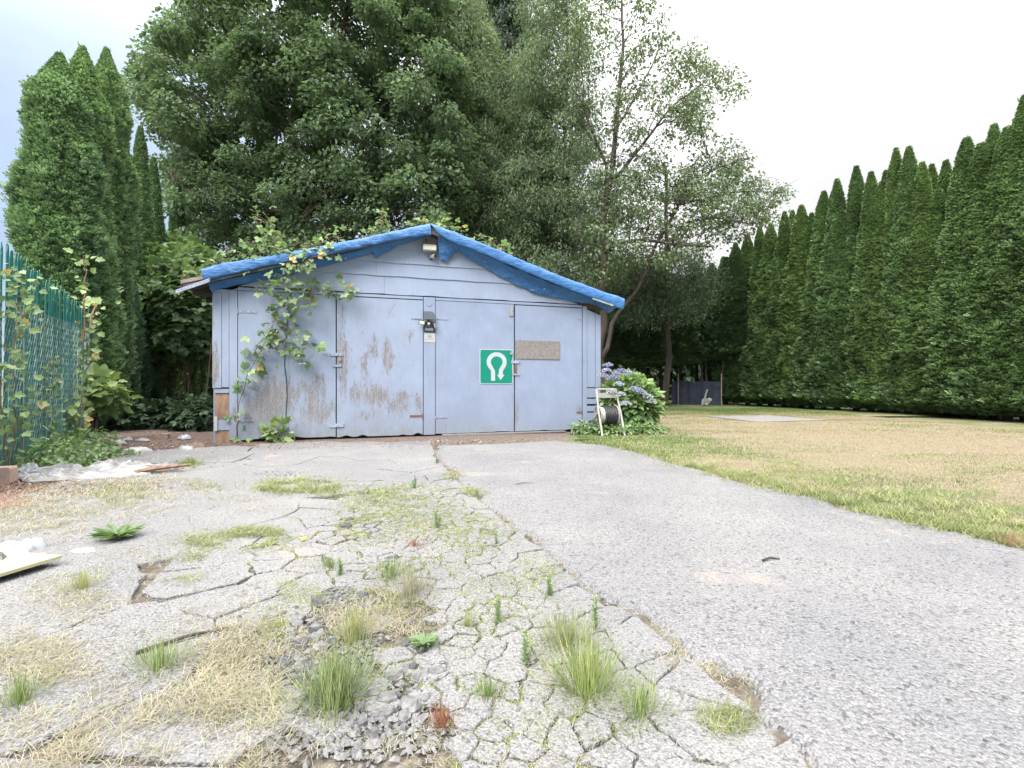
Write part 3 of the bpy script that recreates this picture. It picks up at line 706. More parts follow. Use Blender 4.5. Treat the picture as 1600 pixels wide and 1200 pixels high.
# hinges, hasps (parts of their doors)
def strap(door, x0, x1, y, hpx=3.2, mt='painted_iron', w_=.031):
    (u0, z0_), (u1, _z) = SP(min(x0, x1), y), SP(max(x0, x1), y); h = hpx*.012/2
    mb = MB(); mb.box(u0, u1, -w_-.008, -w_-.001, z0_-h, z0_+h)
    e = u0 if x0 < x1 else u1; mb.tube([(e, -w_-.008, z0_-h*2.6), (e, -w_-.008, z0_+h*2.6)], .009, 6)
    for f_ in (.25, .5, .8): mb.disc((u0+(u1-u0)*f_, -w_-.009, z0_), (0, 1, 0), .007, .006, 6)
    return mb.build('hinge', M[mt], door)
strap(door1, 372, 401, 487); strap(door1, 372, 398, 657)
strap(door2, 660, 640, 650, 3, 'rust'); strap(door2, 660, 642, 498, 1.6)
strap(door3, 680, 699, 652, 2); strap(door3, 680, 700, 498.5, 1.6)
strap(door4, 908, 900, 644, 3, 'rust'); strap(door4, 908, 902, 499, 2)
def hasp(door, x0, y0, x1, y1, mt='painted_iron', wb=.05):
    (u0, z1_), (u1, z0_) = SP(x0, y0), SP(x1, y1)
    mb = MB(); mb.box(u0, u1, -wb, -.0305, z0_, z1_); 
    mb.disc((u0+.015, -wb-.002, (z0_+z1_)/2), (0, 1, 0), .006, .006, 6); mb.disc((u1-.015, -wb-.002, (z0_+z1_)/2), (0, 1, 0), .006, .006, 6)
    return mb.build('hasp', M[mt], door)
hasp(door2, 516, 551.5, 536, 556.5); hasp(door2, 520, 569.5, 534, 573.5); hasp(door2, 515, 662, 537, 667)
hasp(door4, 798, 563.5, 811, 568); hasp(door4, 803, 570, 807, 584, 'rust', .04); hasp(door4, 800, 584, 811, 586.5); hasp(door3, 795, 478, 801, 494, 'steel', .055)
def padlock(x, y, s_, mt, lab):
    u, z_ = SP(x, y, .06); e = empty('padlock', SL(u, -.06, z_-s_), ANG, lab, 'padlock')
    MB().box(-s_*.8, s_*.8, -.013, .013, 0, s_*1.7).build('body', M[mt], e)
    MB().tube([(-s_*.5, 0, s_*1.7)]+[(-s_*.5*math.cos(a), 0, s_*2.1+s_*.6*math.sin(a)) for a in np.linspace(0, math.pi, 7)]+[(s_*.5, 0, s_*1.7)], s_*.16, 6).build('shackle', M['steel'], e)
padlock(531, 561, .03, 'brass', 'small brass padlock hanging between the two peeling left doors')
padlock(799, 552, .03, 'cream', 'pale padlock at the edge of the green arrow sign')
u0, zt = SP(804.5, 532); u1, zb = SP(873.5, 562)
MB().box(u0, u1, -.045, -.031, zb, zt, .003).build('patch_board', M['chipboard'], door4, label='grey chipboard strip nailed across the door')
u, z_ = SP(670, 475); MB().disc((u, -.047, z_), (0, 1, 0), .055, .012, 20).build('round_cover', M['paint2'], shed)
# black cable running down door 1
pts = [SP(*p) for p in [(456, 462), (450, 500), (447, 540), (445, 570), (448, 592), (449, 620), (447, 650)]]
tag(link('cable', MB().tube([(u, -.045, z_) for u, z_ in pts], .006, 5).mesh('cable', M['black']), None, SL(0, 0, 0), ANG), 'thin black cable hanging down the leftmost peeling door', 'cable')

# ------------------------------------------------------------------ things fixed to the shed
# green sign with the return arrow
u0, z1_ = SP(749.5, 545, .045); u1, z0_ = SP(801.8, 600, .045); sw_, sh_ = u1-u0, z1_-z0_
sign = empty('road_sign', SL(u0, -.033, z0_), ANG, 'square green sign with a white looping return arrow on the door', 'sign')
def rrect(x0, x1, z0, z1, r, k=5):
    o = []
    for cx, cz, a0 in ((x1-r, z1-r, 0), (x0+r, z1-r, 90), (x0+r, z0+r, 180), (x1-r, z0+r, 270)):
        for i in range(k+1): a = R(a0+90*i/k); o.append((cx+r*math.cos(a), cz+r*math.sin(a)))
    return o
MB().prism(rrect(0, sw_, 0, sh_, .045), -.006, 0).build('border', M['sign_white'], sign)
MB().prism(rrect(.016, sw_-.016, .016, sh_-.016, .035), -.0085, -.0065).build('face', M['sign_green'], sign)
# arrow: from the zoomed picture, x 160..445, y 355..655 -> unit
def au(x, y): return ((x-160)/285*sw_, (655-y)/300*sh_)
cx, cy, ro, ri = 304, 466, 85, 50
outer = [(256, 627), (256, 540)]+[(cx+ro*math.cos(a), cy-ro*math.sin(a)) for a in np.linspace(R(218), R(-38), 22)]+[(356, 545), (356, 575)]
inner = [(321, 575), (323, 530)]+[(cx+ri*math.cos(a), cy-ri*math.sin(a)) for a in np.linspace(R(-42), R(222), 22)]+[(290, 545), (290, 627)]
mb = MB(); mb_p = [au(*p) for p in outer]; mb_i = [au(*p) for p in inner][::-1]
mI = [au(*p) for p in inner][::-1]
nO = len(mb_p); assert len(mI) == nO, (nO, len(mI))
vv = [(x, -.0108, z_) for x, z_ in mb_p]+[(x, -.0108, z_) for x, z_ in mI]+[(x, -.0088, z_) for x, z_ in mb_p]+[(x, -.0088, z_) for x, z_ in mI]
ff = []
for i in range(nO-1):
    ff += [(i, i+1, nO+i+1, nO+i), (i, 2*nO+i, 2*nO+i+1, i+1), (nO+i, nO+i+1, 3*nO+i+1, 3*nO+i)]
mb.add(vv, ff); mb.prism([au(*p) for p in [(307, 575), (370, 575), (336, 622)]], -.0108, -.0088)
mb.build('arrow', M['sign_white'], sign)

def text(name, s_, size, loc, mt, parent, sx=1.0):
    cu = bpy.data.curves.new(name, 'FONT'); cu.body = s_; cu.size = size; cu.align_x = 'CENTER'; cu.extrude = .0006
    to = bpy.data.objects.new(name, cu); COL.objects.link(to)
    dg = bpy.context.evaluated_depsgraph_get(); me = bpy.data.meshes.new_from_object(to.evaluated_get(dg)); bpy.data.objects.remove(to)
    me.materials.clear(); me.materials.append(mt)
    me.transform(Matrix.Rotation(R(90), 4, 'X') @ Matrix.Diagonal((sx, 1, 1, 1)))
    o = link(name, me, parent, loc); return o
# black notice with white bars and the white paper notice
def board(name, x0, y0, x1, y1, wf, mt, lab, cat):
    (u0, z1_), (u1, z0_) = SP(x0, y0), SP(x1, y1)
    e = empty(name, SL((u0+u1)/2, -wf, z0_), ANG, lab, cat); wd, ht = u1-u0, z1_-z0_
    MB().box(-wd/2, wd/2, -.004, .0, 0, ht).build('board', mt, e); return e, wd, ht
e, wd, ht = board('notice', 662, 503, 679.8, 520.4, .0465, M['notice_black'], 'small black notice with white bold lettering on the centre post', 'sign')
text('lettering', 'NO', ht*.36, (0.01, -.0052, ht*.52), M['sign_white'], e, 1.3)
MB().box(-wd*.4, wd*.3, -.0056, -.0042, ht*.2, ht*.42).build('white_band', M['sign_white'], e)
text('lettering', 'PARKING', ht*.18, (-wd*.05, -.0072, ht*.25), M['notice_black'], e, .9)
e, wd, ht = board('notice', 662.4, 521.2, 679.6, 535.5, .0465, M['white'], 'white paper notice with small faint lettering below the black one', 'sign')
text('lettering', 'NO', ht*.24, (0, -.0052, ht*.58), M['ink'], e, 1.1)
text('lettering', 'TRESPASSING', ht*.155, (0, -.0052, ht*.36), M['ink_faint'], e, .78)
# solar light: panel, two heads, sensor
u, z_ = SP(670, 500, .12); e = empty('solar_light', SL(u, -.05, z_-.08), ANG, 'black solar security light with square panel above the notices', 'lamp')
k = .0125
MB().add([(-.095, -.10, .09), (.095, -.10, .09), (.09, -.03, .25), (-.095, -.03, .25), (-.095, -.085, .083), (.095, -.085, .083), (.09, -.015, .243), (-.095, -.015, .243)],
         [(0, 1, 2, 3), (7, 6, 5, 4), (0, 4, 5, 1), (1, 5, 6, 2), (2, 6, 7, 3), (3, 7, 4, 0)]).build('solar_panel', M['solar'], e)
mb = MB(); mb.box(-.045, .045, -.05, -.0, -.01, .05); mb.tube([(0, -.03, .04), (0, -.05, .12)], .015, 8); mb.tube([(-.04, -.03, .02), (-.08, -.06, .03)], .01, 6); mb.tube([(.04, -.03, .02), (.08, -.05, .02)], .01, 6)
mb.build('mount', M['black'], e)
def head(px_, rz_, ry_, lab):
    h = link('lamp_head', MB().box(-.06, .06, -.03, .0, -.04, .04).mesh('lamp_head', M['black']), e, px_); h.rotation_euler = (R(10), ry_, rz_)
    g = link('lens', MB().box(-.048, .048, -.034, -.031, -.03, .03).mesh('lens', M['lens']), h)
head((-.125, -.07, .03), R(-10), R(10), 0); head((.085, -.06, -.02), R(65), R(50), 0)
MB().disc((0, -.055, .015), (0, 1, .2), .026, .02, 12).build('sensor', M['lens'], e)
# floodlight and camera under the ridge
u, z_ = SP(671, 384, .16); e = empty('floodlight', SL(u, -.05, z_-.1), ANG, 'white old floodlight fixed under the roof ridge', 'lamp')
mb = MB(); mb.prism(rrect(-.125, .125, -.0, .11, .02, 3), -.16, -.03); mb.build('housing', M['white'], e)
MB().box(-.115, .115, -.168, -.161, .012, .075).build('lens', M['lens'], e)
mb = MB(); mb.box(-.12, .12, -.12, .0, .112, .16); mb.tube([(-.05, -.06, .16), (-.05, -.04, .24)], .02, 8); mb.build('bracket', M['rust'], e)
u, z_ = SP(677, 401, .1); e = empty('security_camera', SL(u, -.05, z_), ANG, 'small white bullet camera under the floodlight', 'camera')
MB().tube([(-.035, -.02, .01), (.03, -.11, -.005)], .042, 14).build('body', M['white'], e)
MB().tube([(.031, -.1115, -.005), (.036, -.118, -.006)], .034, 14).build('lens', M['black'], e)
MB().tube([(-.05, 0, -.05), (-.03, -.02, -.03), (-.02, -.04, -.02)], .014, 8).build('bracket', M['black'], e)

# ------------------------------------------------------------------ TARP
tarp = empty('tarp', SL(APX, -.3, 3.9), ANG, 'bright blue tarp draped over the front edge of the roof', 'tarpaulin')
TO = Vector((APX, -.3, 3.9))
def resample(pl, n):
    pl = np.array(pl, float); d = np.r_[0, np.cumsum(np.hypot(*np.diff(pl, axis=0).T))]; s_ = np.linspace(0, d[-1], n)
    return np.c_[np.interp(s_, d, pl[:, 0]), np.interp(s_, d, pl[:, 1])]
def sheet(name, rows, seed, amp=.012):
    Rw = np.array(rows); nr, nc, _ = Rw.shape; P = Rw.reshape(-1, 3)
    f1 = fbm(np.c_[P[:, 0]*5+P[:, 2]*3, P[:, 2]*12+P[:, 1]*9], 1, seed)-.5
    f2 = np.abs(fbm(np.c_[P[:, 0]*9+P[:, 2]*14, P[:, 2]*6-P[:, 0]*2], 1, seed+40, 2)-.5)
    P2 = P.copy(); P2[:, 1] -= np.abs(f1)*amp*5+f2*amp*3; P2[:, 2] += f1*amp*2.2; P2 = P2-np.array(TO)
    ix = np.arange(nr*nc).reshape(nr, nc); q = np.stack([ix[:-1, :-1], ix[:-1, 1:], ix[1:, 1:], ix[1:, :-1]], -1).reshape(-1, 4)
    return link(name, npmesh(name, P2, q, M['tarp'], None, True), tarp)
def roll(name, top_px, bot_px, seed):
    n = 170; T = resample(top_px, n); Bp = resample(bot_px, n); rows = []
    tu = [SP(a, b_, OH+.03) for a, b_ in T]; bu = [SP(a, b_, OH+.07) for a, b_ in Bp]
    rows.append([(u, LEN*.09, z_+.03) for u, z_ in tu]); rows.append([(u, -.02, z_+.03) for u, z_ in tu])
    rows.append([(u, -OH+.06, z_+.025) for u, z_ in tu]); rows.append([(u, -OH-.02, z_+.005) for u, z_ in tu])
    for f_, w_ in ((.12, .04), (.3, .05), (.5, .052), (.7, .05), (.88, .045), (1.0, .03)):
        rows.append([(a[0]+(b_[0]-a[0])*f_, -OH-w_, a[1]+(b_[1]-a[1])*f_) for a, b_ in zip(tu, bu)])
    rows.append([(u, -OH+.0, z_+.01) for u, z_ in bu]); rows.append([(u, -OH+.06, z_+.02) for u, z_ in bu])
    return sheet(name, rows, seed)
roll('roof_edge_wrap', [(314, 421), (350, 411), (400, 404), (450, 395), (520, 381), (580, 370), (640, 356), (672, 350)], [(318, 438), (400, 419), (460, 407), (520, 396), (611, 376), (663, 367), (674, 367)], 3)
roll('roof_edge_wrap', [(672, 350), (684, 353), (700, 359), (760, 383), (802, 401), (880, 433), (940, 455), (976, 467)], [(684, 364), (700, 375), (760, 398), (802, 416), (880, 448), (935, 469), (974, 483)], 5)
def flap(name, top_px, bot_px, seed, wt=.2, wb=.035, n=150, rows_n=14, amp=.014):
    T = resample(top_px, n); Bp = resample(bot_px, n)
    tu = [SP(a, b_, wt) for a, b_ in T]; bu = [SP(a, b_, wb+.04) for a, b_ in Bp]; rows = []
    for k_ in range(rows_n):
        f_ = k_/(rows_n-1); w_ = wt+(wb+.03-wt)*f_**.7
        rows.append([(a[0]+(b_[0]-a[0])*f_, -w_, a[1]+(b_[1]-a[1])*f_) for a, b_ in zip(tu, bu)])
    return sheet(name, rows, seed, amp)
flap('hanging_flap', [(325, 443), (400, 427), (442, 417), (536, 397), (610, 379), (662, 368)],
     [(331, 456), (345, 451), (372, 445), (435, 434), (494, 419), (543, 406), (582, 396), (588, 404), (596, 398), (621, 385), (661, 372)], 11)
flap('hanging_flap', [(700, 376), (760, 400), (802, 419), (860, 443), (935, 470), (966, 480)],
     [(712, 390), (727, 401), (750, 414), (802, 443), (847, 461), (896, 471), (932, 477), (951, 490), (962, 481)], 13, amp=.02)
flap('hanging_flap', [(683, 360), (700, 368), (716, 380)], [(687, 404), (697, 409), (716, 391)], 17, wt=.28, wb=.06, n=24, amp=.02)
for gx, gy, gw in ((329, 450, .105), (430, 431, .14), (540, 404, .14), (757, 409, .15), (850, 452, .15), (945, 481, .12)):
    u, z_ = SP(gx, gy, gw); MB().disc((u-TO[0], -gw-.012-TO[1], z_-TO[2]), (0, 1, 0), .016, .006, 10).build('grommet', M['steel'], tarp)
mb = MB(); (u0, z0_), (u1, z1_) = SP(925, 467, .33), SP(957, 478, .33)
tag(link('batten', mb.add([(u0-TO[0], -.37-TO[1], z0_-.012-TO[2]), (u1-TO[0], -.37-TO[1], z1_-.012-TO[2]), (u1-TO[0], -.37-TO[1], z1_+.018-TO[2]), (u0-TO[0], -.37-TO[1], z0_+.012-TO[2]), (u0-TO[0], -.34-TO[1], z0_-.012-TO[2]), (u1-TO[0], -.34-TO[1], z1_-.012-TO[2]), (u1-TO[0], -.34-TO[1], z1_+.018-TO[2]), (u0-TO[0], -.34-TO[1], z0_+.012-TO[2])], [(0, 1, 2, 3), (4, 7, 6, 5), (0, 4, 5, 1), (2, 6, 7, 3), (1, 5, 6, 2), (0, 3, 7, 4)]).mesh('batten', M['cream']), tarp))

# ------------------------------------------------------------------ CONIFERS (hedge cedars)
def cedar_mesh(seed, H=8.0, Rr=.85, n=26000, fs=.145, z0=.1, mt='cedar', taper=.42, lump=.5, pw=1.12):
    r_ = np.random.default_rng(seed)
    def prof(zn):
        low = .86+.14*np.sin(zn*6+seed); up = np.clip((1-zn)/(1-taper), 0, 1)**pw
        return np.where(zn < taper, low, up*(.86+.14*np.sin(taper*6+seed)))
    def rad(z_, th):
        zn = np.clip((z_-z0)/(H-z0), 0, 1); base = Rr*prof(zn)*np.clip((zn+.02)/.06, .55, 1)
        P = np.c_[np.cos(th)*1.2, np.sin(th)*1.2, z_*.95]
        l = fbm(P+seed*7.3, 1.7, seed, 3)-.5
        return base*(1+lump*2*l)
    nz, na = 46, 22; zz = np.linspace(z0, H*.985, nz); th = np.linspace(0, 2*np.pi, na, endpoint=False)
    ZZ, TH = np.meshgrid(zz, th, indexing='ij'); rr = rad(ZZ.ravel(), TH.ravel())*.86-.02
    rr = np.maximum(rr, .01); Vc = np.c_[rr*np.cos(TH.ravel()), rr*np.sin(TH.ravel()), ZZ.ravel()]
    ix = np.arange(nz*na).reshape(nz, na); ix2 = np.roll(ix, -1, 1)
    q = np.stack([ix[:-1], ix2[:-1], ix2[1:], ix[1:]], -1).reshape(-1, 4); tr = np.concatenate([q[:, :3], q[:, [0, 2, 3]]])
    zc = z0+(H-z0)*r_.random(n)**1.15; th = r_.random(n)*2*np.pi
    rr = rad(zc, th)*(.84+.2*r_.random(n)+.16*(r_.random(n) < .07)); P = np.c_[rr*np.cos(th), rr*np.sin(th), zc]
    out = np.c_[np.cos(th), np.sin(th), 0*th]; tan = np.c_[-np.sin(th), np.cos(th), 0*th]
    up = np.array([0, 0, 1.0])
    D = out*(.75+.5*r_.random((n, 1)))+up*(.15+.75*r_.random((n, 1)))+tan*r_.normal(0, .45, (n, 1))
    Nn = up*1.0+tan*r_.normal(0, .8, (n, 1))-out*.3
    S = fs*(.6+.7*r_.random(n))*np.clip(.5+(H-zc)/1.2, .5, 1)
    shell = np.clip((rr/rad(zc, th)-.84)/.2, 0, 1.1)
    v, f, t_ = scatter(T_FROND, P, D, Nn, S, np.clip(.18+.5*shell+r_.normal(0, .16, n), 0, 1))  # core and deeper fronds tinted darker, painting the shade inside the crown
    # ragged leader at the tip
    m_ = 70; zc = H-.7*r_.random(m_); P2 = np.c_[r_.normal(0, .03, m_), r_.normal(0, .03, m_), zc-.1]
    v2, f2, t2 = scatter(T_NARROW, P2, np.c_[r_.normal(0, .3, m_), r_.normal(0, .3, m_), np.ones(m_)], rdir(m_), .2, r_.random(m_)*.6+.3)
    Va, Fa, Ta = join([(Vc, tr, np.full(len(Vc), .0)), (v, f, t_), (v2, f2, t2)])
    return npmesh('cedar_crown', Va, Fa, M[mt], {'tint': Ta})
trunk_me = MB().tube([(0, 0, -.1), (.02, 0, .8), (-.01, .02, 2.5), (0, 0, 6.5)], [.12, .10, .08, .02], 8).mesh('trunk', M['bark_d'])
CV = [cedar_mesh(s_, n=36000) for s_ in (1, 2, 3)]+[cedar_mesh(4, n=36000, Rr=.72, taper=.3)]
def cedar(me, x, y, H, rs_=1.0, rz=0, lab='', group=None, name='cedar_tree', z0=0):
    e = empty(name, (x, y, 0), rz, lab, 'tree', group)
    c = link('crown', me, e); c.scale = (rs_, rs_, H/8.0)
    t_ = link('trunk', trunk_me, e); t_.scale = (1, 1, H/8.0)
    return e
HT = [(1187, 355), (1204, 350), (1226, 332), (1252, 322), (1268, 334), (1287, 300), (1308, 281), (1338, 261), (1361, 270), (1378, 285), (1400, 233), (1420, 231), (1441, 255), (1466, 298), (1510, 217), (1533, 226), (1553, 196), (1574, 200), (1602, 150), (1640, 120), (1700, 95)]
ords = ['furthest', 'second furthest', 'third furthest', 'fourth furthest', 'fifth furthest', 'sixth furthest', 'seventh furthest', 'eighth furthest', 'ninth furthest', 'tenth furthest', 'eleventh furthest', 'twelfth furthest', 'twelfth nearest', 'eleventh nearest', 'tenth nearest', 'ninth nearest', 'eighth nearest', 'seventh nearest', 'sixth nearest', 'fifth nearest', 'fourth nearest', 'third nearest', 'second nearest', 'nearest']
HT = [(1130, 402), (1149, 380), (1168, 368)]+HT
nH = len(HT)
for i, (px, py) in enumerate(HT):
    r_ = (px-800)/F; off = random.uniform(-.15, .25)
    Y = (13.8+.75+off+.335*12.93)/(r_+.335)
    H = CH+(600-py)/F*Y
    Rw = 1.0 if i not in (13, 14) else .85
    Hs = 'a taller pointed tip' if py < 240 else 'a slim pointed tip'
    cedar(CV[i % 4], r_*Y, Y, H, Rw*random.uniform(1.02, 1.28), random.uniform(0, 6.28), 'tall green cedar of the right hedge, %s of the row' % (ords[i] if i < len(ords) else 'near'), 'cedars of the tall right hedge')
# a second row seen through the gaps of the first
for i, (px, py) in enumerate([(1238, 330), (1384, 268), (1456, 258), (1478, 252), (1527, 232)]):
    r_ = (px-800)/F; Y = (13.8+2.0+.335*12.93)/(r_+.335); H = CH+(600-py)/F*Y
    cedar(CV[(i+1) % 4], r_*Y, Y, H, 1, i*1.3, ['darker cedar tip showing between the hedge tops far down the row', 'cedar top poking up behind the middle of the right hedge', 'cedar top behind the low dip of the right hedge', 'rounder cedar top just right of the low hedge dip', 'cedar top half hidden behind the near hedge trees'][i], 'cedars behind the right hedge')
# left row along the fence
CL = [cedar_mesh(11, n=46000, fs=.13, Rr=.6, mt='cedar_l', taper=.84, lump=.5, pw=1.1), cedar_mesh(12, n=34000, fs=.13, Rr=.5, mt='cedar_l', taper=.25, lump=.4), cedar_mesh(13, n=46000, fs=.13, Rr=.56, mt='cedar_l', taper=.82, lump=.5, pw=1.1)]
LT = [(70, 68, 8.9, 0), (108, 58, 9.5, 1), (148, 62, 10.4, 0), (176, 150, 11.2, 1), (190, 235, 12.0, 1), (206, 190, 12.9, 0), (228, 240, 14.2, 1), (268, 282, 16.7, 1), (284, 330, 18.5, 1), (305, 350, 21, 1), (330, 372, 23, 1)]
for i, (px, py, Y, m_) in enumerate(LT):
    H = CH+(600-py)/F*Y
    cedar(CL[(0, 2, 0)[i]] if i < 3 else CL[1], (px-800)/F*Y, Y+.3, H, [.88, .85, .72, .6, .7, .9, .9, 1.1, 1.1, 1.2, 1.2][i], i*1.7,
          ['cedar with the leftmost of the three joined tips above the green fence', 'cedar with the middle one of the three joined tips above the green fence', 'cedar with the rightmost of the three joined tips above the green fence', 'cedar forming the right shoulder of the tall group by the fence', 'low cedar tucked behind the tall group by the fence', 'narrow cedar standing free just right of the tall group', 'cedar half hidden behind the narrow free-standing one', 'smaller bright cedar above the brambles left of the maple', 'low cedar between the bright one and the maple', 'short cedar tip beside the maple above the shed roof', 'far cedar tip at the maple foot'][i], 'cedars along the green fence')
# shaded cedars at the back of the yard
CB = cedar_mesh(21, n=20000, mt='cedar_shade', z0=2.4, Rr=1.15, lump=.35, fs=.2)
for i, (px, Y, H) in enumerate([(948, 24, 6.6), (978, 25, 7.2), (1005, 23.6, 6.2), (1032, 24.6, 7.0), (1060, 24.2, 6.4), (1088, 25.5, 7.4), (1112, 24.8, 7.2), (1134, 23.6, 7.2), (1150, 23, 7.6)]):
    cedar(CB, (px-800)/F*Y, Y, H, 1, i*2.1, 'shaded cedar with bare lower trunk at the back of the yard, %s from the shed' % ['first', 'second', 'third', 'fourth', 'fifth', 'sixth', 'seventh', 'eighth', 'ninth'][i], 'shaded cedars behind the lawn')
x, y = G(1020, 633); small = cedar_mesh(31, H=8, n=9000, fs=.3, z0=.1, Rr=3.2, mt='cedar_shade', taper=.1, lump=.12)
e = empty('small_conifer', (x, y-.6, 0), 0, 'small cone-shaped dark conifer standing alone on the lawn edge', 'tree')
c = link('crown', small, e); c.scale = (.16, .16, 1.02/8)

# ------------------------------------------------------------------ broadleaf and loose trees
def clumps(poly, n, Y0, Y1, mind, seed):
    r_ = np.random.default_rng(seed); pl = np.array(poly, float); out = []
    a0, b0 = pl.min(0), pl.max(0); tries = 0
    while len(out) < n and tries < n*60:
        tries += 1; p = a0+(b0-a0)*r_.random(2)
        if not inpoly(np.array([p[0]]), np.array([p[1]]), poly)[0]: continue
        Y = Y0+(Y1-Y0)*r_.random(); q = np.array(W(p[0], p[1], Y))
        if all(np.sum((q-o)**2) > mind**2 for o in out): out.append(q)
    return np.array(out)
def tree(name, lab, base, limbs, cl_, leafT, leafS, per, crad, mt, barkm, droop=.2, flat=.45, seed=1, twig=.018, narrow=False, orient='hang'):
    r_ = np.random.default_rng(seed); e = empty(name, (base[0], base[1], 0), 0, lab, 'tree'); b0 = np.array([base[0], base[1], 0])
    tips = []; allpts = []
    for li, (pts, r0, r1) in enumerate(limbs):
        P = np.array(pts, float); d = np.r_[0, np.cumsum(np.linalg.norm(np.diff(P, axis=0), axis=1))]; m_ = max(6, int(d[-1]/.4))
        s_ = np.linspace(0, d[-1], m_); Pi = np.stack([np.interp(s_, d, P[:, k_]) for k_ in range(3)], 1)
        jit = (np.stack([vn(Pi, .9, seed+li+q*5) for q in range(3)], 1)-.5)*.35; jit[0] *= 0; jit[:, 2] *= .3; Pi = Pi+jit
        rr = r0+(r1-r0)*(s_/d[-1])**.8; allpts.append(np.c_[Pi, rr])
        MB().tube([tuple(p-b0) for p in Pi], list(rr), 8).build('trunk' if li == 0 else 'limb', M[barkm], e, smooth=True)
    L_ = np.concatenate(allpts); mb = MB()
    for c in cl_:
        # attach a branch from a nearby lower limb point
        d = np.linalg.norm(L_[:, :3]-c, axis=1)+np.maximum(0, L_[:, 2]-c[2])*1.5; k_ = int(np.argmin(d)); s_ = L_[k_, :3]; D_ = c-s_; ln = np.linalg.norm(D_)
        if ln > 7: continue
        m_ = 6; pts = [tuple(s_+D_*(q/m_)+np.array([0, 0, .12*ln*math.sin(math.pi*q/m_)])+r_.normal(0, .03*ln, 3)*(0 < q < m_)-b0) for q in range(m_+1)]
        ra = min(L_[k_, 3]*.5, twig*(1+ln*.45)); mb.tube(pts, list(np.linspace(ra, .006, m_+1)), 5, False)
        for q in range(3):
            dd = r_.normal(0, crad*.6, 3); dd[2] = abs(dd[2])*.4; mb.tube([pts[4+min(q, 1)], tuple(np.array(pts[-1])+dd)], [.010, .004], 4, False)
    mb.build('branches', M[barkm], e, kind='stuff')
    n = len(cl_)*per; C_ = np.repeat(cl_, per, 0); ct = np.repeat(r_.random(len(cl_)), per); cs = np.repeat(crad*(.65+.7*r_.random(len(cl_))), per)
    o = r_.normal(size=(n, 3)); o = nrm(o)*r_.random((n, 1))**.45; o[:, 2] *= flat
    hr = np.hypot(o[:, 0], o[:, 1]); o[:, 2] -= droop*hr**2*1.2
    P = C_+o*cs[:, None]-b0
    if orient == 'hang':
        D = np.c_[o[:, 0], o[:, 1], -.25-.5*r_.random(n)]+r_.normal(0, .45, (n, 3)); Nn = np.c_[r_.normal(0, .5, (n, 2)), np.ones(n)]
    elif orient == 'droopy':
        D = np.c_[o[:, 0]*.5, o[:, 1]*.5, -.55-.5*r_.random(n)]+r_.normal(0, .6, (n, 3)); Nn = np.c_[o[:, 0], o[:, 1], .3*np.ones(n)]+r_.normal(0, .5, (n, 3))
    else:
        D = rdir(n); Nn = rdir(n, .5)
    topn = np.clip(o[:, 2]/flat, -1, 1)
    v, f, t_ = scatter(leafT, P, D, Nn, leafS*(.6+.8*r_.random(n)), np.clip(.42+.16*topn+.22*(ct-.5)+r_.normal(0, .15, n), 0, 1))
    link('crown', npmesh('crown', v, f, M[mt], {'tint': t_}), e); return e
WP = lambda pts, Y: [W(a, b_, Y) if len(c_) == 0 else W(a, b_, c_[0]) for a, b_, *c_ in pts]
# big maple
Ym = 19.0
mp_poly = [(262, 30), (225, 105), (232, 160), (250, 215), (255, 290), (285, 345), (305, 395), (400, 415), (520, 405), (620, 385), (725, 372), (730, 280), (715, 160), (725, 60), (700, -60), (620, -160), (420, -180), (310, -80)]
cl_ = clumps(mp_poly, 640, Ym-3.2, Ym+3.0, .42, 5)
extra = clumps([(198, 100), (215, 112), (235, 130), (235, 118)], 3, Ym-1, Ym, .2, 6)
cl_ = np.concatenate([cl_, extra])
bx_, by_ = W(462, 600, Ym)[:2]
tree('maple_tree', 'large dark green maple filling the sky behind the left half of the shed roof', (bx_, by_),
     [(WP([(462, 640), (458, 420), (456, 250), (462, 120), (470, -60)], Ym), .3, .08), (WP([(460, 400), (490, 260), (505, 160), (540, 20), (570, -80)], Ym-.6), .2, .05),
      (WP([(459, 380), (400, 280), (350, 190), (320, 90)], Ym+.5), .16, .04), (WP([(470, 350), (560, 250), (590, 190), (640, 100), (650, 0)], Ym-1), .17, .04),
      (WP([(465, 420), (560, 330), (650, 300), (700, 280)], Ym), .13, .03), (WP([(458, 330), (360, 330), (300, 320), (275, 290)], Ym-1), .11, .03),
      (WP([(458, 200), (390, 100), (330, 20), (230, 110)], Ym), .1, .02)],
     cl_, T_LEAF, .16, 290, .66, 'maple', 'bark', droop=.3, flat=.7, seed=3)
# cherry-like tree on the right with gaps to the sky
Yc = 17.5
ch_poly = [(880, 110), (930, 80), (1000, 60), (1060, 85), (1090, 150), (1090, 230), (1120, 270), (1205, 285), (1215, 345), (1165, 370), (1130, 365), (1100, 400), (1020, 410), (900, 430), (880, 300)]
c1 = clumps(ch_poly, 170, Yc-2.2, Yc+2.2, .42, 9)
c2 = clumps([(1040, 70), (1060, 60), (1150, 120), (1160, 150), (1060, 200), (1060, 110)], 34, Yc-1, Yc+1.5, .4, 10)
c2b = clumps([(1080, 190), (1150, 230), (1180, 290), (1235, 295), (1230, 312), (1180, 330), (1100, 290)], 38, Yc-1, Yc+1.5, .4, 20)
c3 = clumps([(940, -40), (1010, -30), (1060, 60), (880, 100), (890, 0)], 34, Yc-1.5, Yc+1.5, .4, 11)
c4 = clumps([(930, 250), (1150, 270), (1190, 330), (1120, 390), (930, 440)], 120, Yc-2.2, Yc+2, .36, 12)
cl_ = np.concatenate([c1, c2, c2b, c3, c4])
bx_, by_ = W(941, 600, Yc)[:2]
